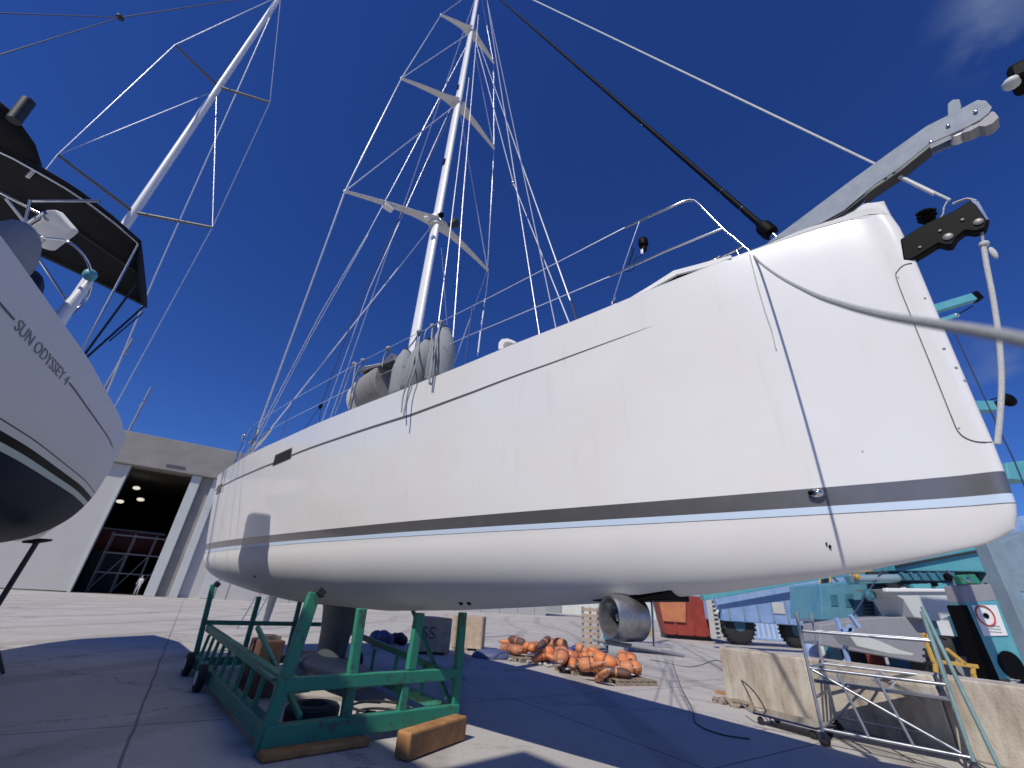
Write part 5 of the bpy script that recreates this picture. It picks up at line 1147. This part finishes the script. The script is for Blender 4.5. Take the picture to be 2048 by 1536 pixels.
c, u, v = frame_at(1480, 1290, .12); bh = thing('boat_hauler', c, 'pale blue heavy hauler with a big dark tyre under its mudguard', 'hauler')
wheel('wheel', c+np.array([0, 0, 1.25]), v, 1.22, .7, bh); 
MB().box(c+u*1.9+v*.5+np.array([0, 0, 2.45]), u*3.2, v*1.2, (0, 0, 1.05)).build('body', ['blue'], bh, bevel=.05)
for q_ in range(6): MB().box(c+u*(-.9+q_*1.1)-v*.72+np.array([0, 0, 2.5]), u*.05, v*.04, (0, 0, .95)).build('body_rib', ['tealgrey'], bh)
MB().box(c+u*2.9-v*.73+np.array([0, 0, 2.4]), u*.45, v*.03, (0, 0, .35)).build('tool_locker', ['palegrey'], bh, bevel=.02)
gd = [c+u*(1.75*math.cos(a))+np.array([0, 0, 1.25+1.5*math.sin(a)])-v*.5 for a in np.linspace(.15, PI-.35, 12)]
m = MB(); m.grid([gd, [g_+v*1.1 for g_ in gd]]); m.build('mudguard', ['palegrey'], bh, smooth=60, solid=.06)
m = MB()
for k in range(9): m.box(c-u*1.65+np.array([0, 0, .5+k*.27]), u*.22, v*.3, (0, 0, .05))
for s in (-1, 1): m.box(c-u*(1.65+.2*s)+np.array([0, 0, 1.6]), u*.03, v*.3, (0, 0, 1.3))
m.build('access_ladder', ['palegrey'], bh)
wheel('wheel', c+u*4.5+v*.2+np.array([0, 0, 1.1]), v, 1.05, .6, bh)
MB().box(c+u*.9+v*.5+np.array([0, 0, 3.3]), u*.8, v*.8, (0, 0, .6)).build('cab', ['teal'], bh, bevel=.08)
# containers / tanks behind
BLAB = ['blue ribbed tank container left of the teal winch house', 'blue ribbed tank container with a small white plate, right of its twin']
for k, (px, py, w_, h_) in enumerate([(1532, 1280, 2.8, 5.4), (1600, 1284, 2.8, 5.4)]):
    c, u, v = frame_at(px, py, -.2); ct = thing('tank_container', c, BLAB[k], 'container', 'blue tank containers'); sc2 = .78
    MB().box(c+np.array([0, 0, h_*sc2/2]), u*w_*.5, v*1.0, (0, 0, h_*sc2/2)).build('shell', ['blue'], ct, bevel=.06)
    m = MB()
    for q_ in np.linspace(-.9, .9, 7): m.box(c-v*1.03+u*q_*w_*.5+np.array([0, 0, h_*sc2/2]), u*.05, v*.04, (0, 0, h_*sc2/2*.93))
    m.build('ribs', ['palegrey'], ct)
    if k == 1: MB().box(c-v*1.09-u*.4+np.array([0, 0, 1.2]), u*.3, v*.012, (0, 0, .25)).build('plate', ['white'], ct)
# teal crane: house, counterweight, boom sections, legs
cc0, u, v = frame_at(1700, 1330, -.12); mc = thing('mobile_crane', cc0, 'large teal mobile crane with stacked booms behind the bow, right of the containers', 'crane')
def at_depth(px, py, yline):  # point on the sight line at world y
    d_ = ray(px, py); return EYE+d_*(yline/d_[1])
def slab(nm, pxs, y, th_, mt, parent=mc, bev=.03): return MB().prism([at_depth(px, py, y) for px, py in pxs], (0, th_, 0)).build(nm, [mt], parent, bevel=bev)
slab('machinery_house', [(1640, 1170), (1745, 1160), (1752, 1182), (1765, 1245), (1645, 1240)], 20, 2.2, 'midblue')
for i_, (px_, py_, w_, h_) in enumerate([(1660, 1190, 14, 22), (1690, 1188, 16, 26), (1722, 1190, 12, 20)]): slab('access_panel', [(px_, py_), (px_+w_, py_-1), (px_+w_+3, py_+h_), (px_+3, py_+h_)], 19.97, .04, 'teal2', bev=.01)
for k_ in range(5): slab('louvre', [(1728, 1198+k_*7), (1748, 1197+k_*7), (1749, 1200+k_*7), (1729, 1201+k_*7)], 19.96, .05, 'iron', bev=0)
for pts_ in ([(1640, 1168), (1640, 1150), (1700, 1146), (1745, 1142)], [(1660, 1166), (1660, 1150)], [(1700, 1163), (1700, 1147)]): MB().tube([at_depth(x_, y_, 20.1) for x_, y_ in pts_], .035, 6).build('handrail', ['yellow'], mc)
for (a_, b_, y_, r_, m_) in [((1705, 1158), (1795, 1156), 18.3, .14, 'tealgrey'), ((1795, 1157), (1880, 1154), 18.3, .06, 'steel'), ((1830, 1188), (1925, 1184), 17.9, .09, 'midblue'), ((1790, 1133), (1975, 1098), 18.9, .05, 'iron'), ((1960, 1085), (2010, 1180), 18.0, .04, 'rope_n'), ((1765, 1140), (1700, 1240), 18.2, .03, 'rope_n'), ((1895, 1140), (1925, 1200), 18.0, .05, 'satin')]:
    MB().tube([at_depth(*a_, y_), at_depth(*b_, y_)], r_, 10).build('hydraulic_ram' if m_ in ('tealgrey', 'steel', 'midblue', 'satin') else 'hose', [m_], mc, smooth=60)
for (px_, py_, r_, m_) in [(1715, 1153, .10, 'yellow'), (1740, 1190, .22, 'teal2'), (1898, 1154, .14, 'black'), (1935, 1160, .10, 'steel'), (1870, 1168, .09, 'black'), (2020, 1185, .3, 'midblue'), (1810, 1180, .1, 'palegrey')]:
    MB().lathe(at_depth(px_, py_, 18.0), (0, -1, 0), [(-.1, r_), (.04, r_), (.05, r_*.6), (.07, r_*.5)], 18).build('pulley', [m_], mc, smooth=40)
for k_ in range(6): slab('lattice_bar', [(1800+k_*18, 1144), (1806+k_*18, 1144), (1818+k_*18, 1160), (1812+k_*18, 1160)], 18.1, .06, 'teal2', bev=0)
slab('counterweight', [(1757, 1195), (1805, 1200), (1812, 1242), (1768, 1242)], 19.6, 1.8, 'tealgrey')
slab('boom_section', [(1785, 1128), (1990, 1070), (1975, 1145), (1960, 1143), (1790, 1142)], 19, 1.2, 'teal')
slab('boom_section', [(1710, 1150), (1790, 1148), (1798, 1165), (1720, 1168)], 18.6, .7, 'teal')
slab('lattice_arm', [(1800, 1147), (1910, 1145), (1912, 1158), (1880, 1162), (1800, 1160)], 18.2, .5, 'teal2')
slab('lattice_arm', [(1825, 1168), (1908, 1165), (1906, 1178), (1830, 1178)], 18.2, .5, 'teal')
slab('dark_gap', [(1740, 1143), (1985, 1140), (1990, 1180), (1745, 1182)], 19.4, .3, 'iron')
slab('upper_works', [(1960, 1100), (2060, 1060), (2060, 1150), (1985, 1150)], 20.5, 1.5, 'tealgrey')
slab('upper_works', [(1985, 1140), (2060, 1146), (2060, 1185), (1990, 1178)], 18.8, 1.2, 'tealgrey')
slab('green_cover', [(1915, 1150), (1950, 1148), (1965, 1168), (1925, 1168)], 18.0, .3, 'green')
for (px, py, R_) in [(1720, 1300, 1.0)]:
    p_ = at_depth(px, py, 22); wheel('wheel', np.array([p_[0], 22., R_]), np.array([0, 1., 0]), R_, .6, mc)
MB().box(np.array([17.6, 22.6, 1.4]), (2.6, .2, 0), (0, .8, 0), (0, 0, .45)).build('chassis', ['teal2'], mc, bevel=.04)
for xx in (17.2, 19.0): MB().box((xx, 20.8, 1.5), (.25, 0, 0), (0, .25, 0), (0, 0, 1.5)).build('outrigger_leg', ['teal2'], mc, bevel=.03)
# pole outrigger arms showing past the stem
slab2 = [('boom_tip', [(1868, 610), (1945, 586), (1957, 592), (1958, 610), (1950, 614), (1942, 606), (1870, 632)], 9.0, .35, 'teal2'), ]
ja = thing('yard_hoist', np.array([at_depth(1900, 620, 9.0)[0], 9.0, 0]), 'teal hoist column behind the stem with two black-tipped arms sticking out', 'hoist')
q0 = at_depth(1865, 620, 10.5); q1_ = at_depth(1945, 596, 10.2); MB().beam(q0-(q1_-q0)*1.3, q1_, .22, .26).build('boom', ['teal'], ja, bevel=.02)
MB().beam(q1_, q1_+(q1_-q0)*.14, .26, .30).build('boom_cap', ['black'], ja, bevel=.02)
q2 = at_depth(1878, 643, 10.4); q3 = at_depth(1912, 631, 10.3); MB().beam(q2-(q3-q2)*2, q3, .12, .12).build('lower_arm', ['teal'], ja); MB().ell(q3, (.1, 0, 0), (0, .1, 0), (0, 0, .07), 10, 6).build('shackle', ['steel'], ja, smooth=60)
MB().tube([q3, at_depth(1945, 612, 10.2)], .02, 6).build('hose', ['black'], ja)
MB().box(np.array([(q0-(q1_-q0)*1.3)[0], 10.6, q0[2]/2]), (.16, 0, 0), (0, .16, 0), (0, 0, q0[2]/2)).build('mast_column', ['tealgrey'], ja, bevel=.02)
jb = ja; colx = (q0-(q1_-q0)*1.3)[0]
q0 = at_depth(1958, 818, 10.6); q1_ = at_depth(1984, 814, 10.5); MB().beam(np.array([colx, 10.6, q0[2]-.05]), q1_, .24, .30).build('boom', ['teal'], jb, bevel=.02)
q4 = at_depth(2010, 798, 10.4); MB().beam(q1_, q4, .12, .14).build('fork', ['black'], jb); MB().beam(at_depth(1980, 800, 10.5), at_depth(2008, 792, 10.4), .03, .03).build('fork_bar', ['black'], jb)
MB().ell(at_depth(2016, 800, 10.4), (.22, 0, 0), (0, .12, 0), (0, 0, .2), 12, 8).build('claw', ['black'], jb, smooth=60)
MB().tube([at_depth(1900, 645, 10.3), at_depth(1985, 830, 10.4), at_depth(2030, 925, 10.5), at_depth(2060, 1000, 10.5)], .018, 6).build('hoist_wire', ['rope_n'], jb)
slab('gantry_beam', [(2012, 925), (2060, 920), (2060, 962), (2018, 958)], 14, .5, 'teal', parent=jb)
# travel-lift leg with its notice
bq = at_depth(1990, 1352, 13.2); tl_ = thing('lift_leg', np.array([bq[0], 13.2, 0]), 'slanting teal lift leg carrying a white notice with a red ring', 'lift leg')
lg = [(1930, 1205), (2003, 1200), (2075, 1352), (1998, 1360)]
def LGp(px, py, y=13.2): return at_depth(px, py, y)
lo_ = MB().prism([LGp(*p) for p in lg], (0, .5, 0)).build('leg_column', ['teal'], tl_, bevel=.02)
MB().prism([LGp(1918, 1171), LGp(1985, 1168), LGp(2004, 1200), LGp(1930, 1206)], (0, .5, 0)).build('top_cap', ['greyplate'], tl_, bevel=.02)
MB().prism([LGp(1926, 1212), LGp(1934, 1210), LGp(2000, 1360), LGp(1984, 1360)], (0, .5, 0)).build('side_web', ['black'], tl_)
nt_ = MB().prism([LGp(1943, 1210, 13.17), LGp(1993, 1210, 13.17), LGp(2016, 1271, 13.17), LGp(1968, 1272, 13.17)], (0, .02, 0)).build('notice', ['white'], tl_)
rc = LGp(1971, 1231, 13.15); rr_ = abs(LGp(1988, 1231, 13.15)[0]-rc[0])
MB().tube([rc+np.array([rr_*math.cos(a), 0, rr_*math.sin(a)]) for a in np.linspace(0, 2*PI, 28)], .018, 6).build('ring', ['redline'], nt_)
MB().ell(rc+np.array([.02, 0, 0]), (rr_*.35, 0, 0), (0, .01, 0), (0, 0, rr_*.28), 12, 6).build('pictogram', ['black'], nt_)
for zz in (1, 2, 3): MB().box(LGp(1985+zz*2, 1246+zz*6, 13.165), (.18, 0, 0), (0, .002, 0), (0, 0, .01)).build('text_line', ['fender'], nt_)
MB().lathe(LGp(2022, 1330, 13.19), (0, -1, 0), [(0, .33), (.02, .33)], 22).build('opening', ['black'], tl_)
MB().box(np.array([LGp(2040, 1356)[0], 13.45, .2]), (.7, 0, 0), (0, .4, 0), (0, 0, .2)).build('foot', ['teal2'], tl_, bevel=.02)
# white panel van/boat side behind
vb = at_depth(1800, 1290, 17.5); wb = thing('covered_motorboat', np.array([vb[0], 17.5, 0]), 'off-white boat side with a dark grey lower skirt behind the scaffold', 'boat')
slab('topside', [(1770, 1178), (1940, 1180), (1945, 1225), (1900, 1232), (1880, 1242), (1830, 1235), (1808, 1200)], 17.2, 1.5, 'palegrey', parent=wb)
slab('rubbing_strake', [(1772, 1176), (1925, 1178), (1926, 1184), (1774, 1184)], 17.1, .2, 'white', parent=wb)
slab('skirt', [(1740, 1236), (1850, 1232), (1875, 1300), (1870, 1330), (1640, 1290), (1640, 1250)], 17.6, 1.0, 'greyplate', parent=wb)
MB().box((17.0, 18.0, .35), (1.4, 0, 0), (0, .4, 0), (0, 0, .35)).build('keel', ['iron'], wb)
# rubber tyres
for k, (px, py, lab) in enumerate([(1905, 1290, 'big dusty tractor tyre standing left of the teal lift leg'), (2075, 1290, 'big dusty tyre cut by the right edge behind the lift leg')]):
    p_ = at_depth(px, py, 14.6); w0 = wheel('tractor_tyre', np.array([p_[0], 14.6, .78]), np.array([.25, .968, 0]), .76, .55, None, 'greyplate'); tag(w0, lab, 'tyre', 'loose tractor tyres')
# yellow trestle
p_ = at_depth(1885, 1330, 13.0); ty = thing('yellow_trestle', np.array([p_[0], 13.0, 0]), 'yellow steel trestle standing behind the scaffold tower', 'trestle')
for a, b in (((1846, 1268), (1868, 1325)), ((1846, 1268), (1862, 1280)), ((1868, 1322), (1955, 1333)), ((1893, 1298), (1930, 1328)), ((1870, 1325), (1872, 1345)), ((1945, 1333), (1947, 1350))):
    MB().beam(at_depth(*a, 13.0), at_depth(*b, 13.0), .07, .09).build('bar', ['yellow'], ty, bevel=.01)
for x_ in (at_depth(1871, 1345, 13.0), at_depth(1947, 1350, 13.0)): MB().beam(x_, np.array([x_[0], 13.0, .0]), .08, .08, (1, 0, 0)).build('foot', ['yellow'], ty)
# white tarp chute and timber beam behind blocks
p_ = [(1700, 1272), (1722, 1270), (1760, 1282), (1800, 1300), (1830, 1308), (1825, 1312), (1780, 1308), (1715, 1293)]
one('white_gangway', MB().prism([at_depth(*q_, 14.5) for q_ in p_], (0, .8, 0)), ['palegrey'], 'white tapering gangway panel sloping down behind the concrete blocks', 'gangway', bevel=.02)
a, b = at_depth(1560, 1290, 15.0), at_depth(1880, 1330, 13.6); a[2] = max(a[2], .12); b[2] = max(b[2], .12)
one('timber_beam', MB().beam(np.array([a[0], a[1], .13]), np.array([b[0], b[1], .13]), .3, .26), ['woodgrey'], 'long grey timber beam on the ground behind the concrete blocks', 'timber', bevel=.02)
bs = thing('blue_step_frame', G(1690, 1325), 'small bright blue step frame left of the white gangway', 'step frame')
for a, b in (((1672, 1235), (1690, 1290)), ((1700, 1230), (1718, 1255)), ((1680, 1262), (1706, 1258)), ((1688, 1285), (1712, 1278)), ((1700, 1250), (1690, 1300))):
    MB().beam(at_depth(*a, 15.2), at_depth(*b, 15.2), .10, .10).build('bar', ['blue'], bs)
MB().beam(at_depth(1690, 1298, 15.2), np.array([at_depth(1690, 1298, 15.2)[0], 15.2, 0]), .1, .1, (1, 0, 0)).build('foot', ['blue'], bs)
# unidentified black fitting at the right edge, with a pale spot
q0 = atdist(2075, 140, 9.0); q1_ = atdist(2020, 168, 9.0); lp = thing('fitting', np.array([q0[0]+1.5, q0[1], 0]), 'black floodlight head poking in at the right edge of the sky', 'fitting')
MB().beam(q0, q1_, .35, .28).build('fitting_body', ['black'], lp, bevel=.06); MB().ell(atdist(2024, 166, 8.85), (.09, 0, 0), (0, .09, 0), (0, 0, .07), 10, 8).build('lens', ['palegrey'], lp, smooth=60)
MB().tube([q0, np.array([q0[0]+1.5, q0[1], q0[2]-.2]), np.array([q0[0]+1.5, q0[1], 0])], .06, 8).build('pole', ['iron'], lp)
# distant blue structures on the horizon behind the bow
c = at_depth(2030, 1080, 30); fr = thing('blue_workshop', np.array([c[0], 30, 0]), 'blue workshop hut with white bracing behind the crane at the right', 'workshop')
MB().prism([at_depth(1990, 1040, 30), at_depth(2120, 1020, 30), at_depth(2120, 1230, 30), at_depth(1990, 1230, 30)], (0, 3, 0)).build('wall', ['blue'], fr)
MB().beam(at_depth(2010, 1080, 29.8), at_depth(2040, 1130, 29.8), .5, .2).build('brace', ['palegrey'], fr)

fb = thing('storage_shed', (70, 95, 0), 'long low pale shed far beyond the red skip and the hauler', 'shed')
MB().box((78, 110, 2.4), (95, -12, 0), (.6, 5, 0), (0, 0, 2.4)).build('wall', ['palegrey'], fb); MB().box((78, 110, 5.0), (96, -12, 0), (.7, 6, 0), (0, 0, .2)).build('roof', ['fascia'], fb)
for k in range(12): MB().box((0+k*13, 114.6-k*1.65, 1.9), (2.2, -.27, 0), (.02, .12, 0), (0, 0, 1.9)).build('shutter', ['fender'], fb)

wsd = thing('unseen_shade_shed', B(-1, 16.5, 0), 'added unseen grey shed and tower behind the camera, there only to shade the foreground', 'shed')  # added out of view; blocks the sun so the foreground falls dark
def SB_(x0, x1, y0, y1, z0, z1, nm, mt): return MB().box(B((x0+x1)/2, (y0+y1)/2, (z0+z1)/2), np.append(AX*(x1-x0)/2, 0), np.append(AY*(y1-y0)/2, 0), (0, 0, (z1-z0)/2)).build(nm, [mt], wsd)
SB_(1.3, 6.2, 11.6, 12.0, 0, 11.5, 'wall', 'hangar'); SB_(1.32, 6.4, 11.45, 24, 11.52, 11.85, 'roof', 'fascia'); SB_(-.9, 1.28, 11.6, 24, 0, 13.25, 'shade_tower', 'palegrey'); SB_(-.95, 1.5, 11.55, 24.1, 13.27, 13.5, 'shade_tower_roof', 'fascia'); SB_(5.8, 6.2, 12.02, 24, 0, 11.5, 'side_wall', 'hangar')  # wall, roof and tower heights set by the shade they throw on the yard
SB_(1.8, 5.6, 11.5, 11.58, .05, 6.5, 'shutter_door', 'palegrey')

# gantry and drums that fill the far yard
gc_ = at_depth(1700, 1200, 27); gy = thing('gantry_crane', np.array([gc_[0], 27, 0]), 'teal and blue gantry with cross beams far behind the containers and the crane', 'gantry')
def bm3(a, b, y, w, h, m_, nm): return MB().beam(at_depth(*a, y), at_depth(*b, y), w, h).build(nm, [m_], gy, bevel=.03)
bm3((1400, 1182), (1760, 1118), 27, .5, 1.0, 'teal', 'main_beam'); bm3((1430, 1205), (1700, 1168), 28.5, .4, .8, 'blue', 'rear_beam'); bm3((1640, 1148), (2040, 1098), 29, .5, 1.1, 'midblue', 'cross_beam')
for px_ in (1650, 1760, 1880):
    t_ = at_depth(px_, 1150, 27.4); MB().box((t_[0], 27.5, t_[2]/2), (.22, 0, 0), (0, .22, 0), (0, 0, t_[2]/2)).build('leg', ['teal2'], gy, bevel=.03)
for a_, b_ in (((1660, 1150), (1760, 1240)),): bm3(a_, b_, 27.2, .12, .12, 'palegrey', 'brace')
for i_, (px_, m_, lab_) in enumerate([(1622, 'blue', 'pale blue drum, first from the left in the row behind the blocks'), (1640, 'palegrey', 'off-white drum, second from the left in the row behind the blocks'), (1662, 'midblue', 'dull blue drum, third from the left in the row behind the blocks'), (1745, 'red', 'red drum standing alone below the blue machine house')]):
    g_ = at_depth(px_, 1295, 19.5+.3*(i_ % 2)); c_ = np.array([g_[0], g_[1], 0]); th_ = thing('oil_drum', c_, lab_, 'drum', 'drums in the far yard')
    MB().lathe(c_, (0, 0, 1), [(0, .29), (.02, .30), (.29, .295), (.30, .31), (.32, .295), (.59, .295), (.60, .31), (.62, .295), (.88, .30), (.90, .29), (.885, .27)], 20).build('shell', [m_], th_, smooth=30); MB().lathe(c_+np.array([.12, 0, .88]), (0, 0, 1), [(0, .04), (.03, .035)], 10).build('cap', ['cove'], th_)
hp_ = [at_depth(x_, y_, 17.0) for x_, y_ in ((1655, 1300), (1690, 1292), (1720, 1300), (1700, 1308), (1740, 1312), (1790, 1306))]
one('yard_hose', MB().tube(catmull([np.array([p_[0], p_[1]+.3*k_, .03]) for k_, p_ in enumerate(hp_)], 6), .035, 7), ['rubber'], 'thick black hose snaking on the ground behind the concrete blocks', 'hose', smooth=60)
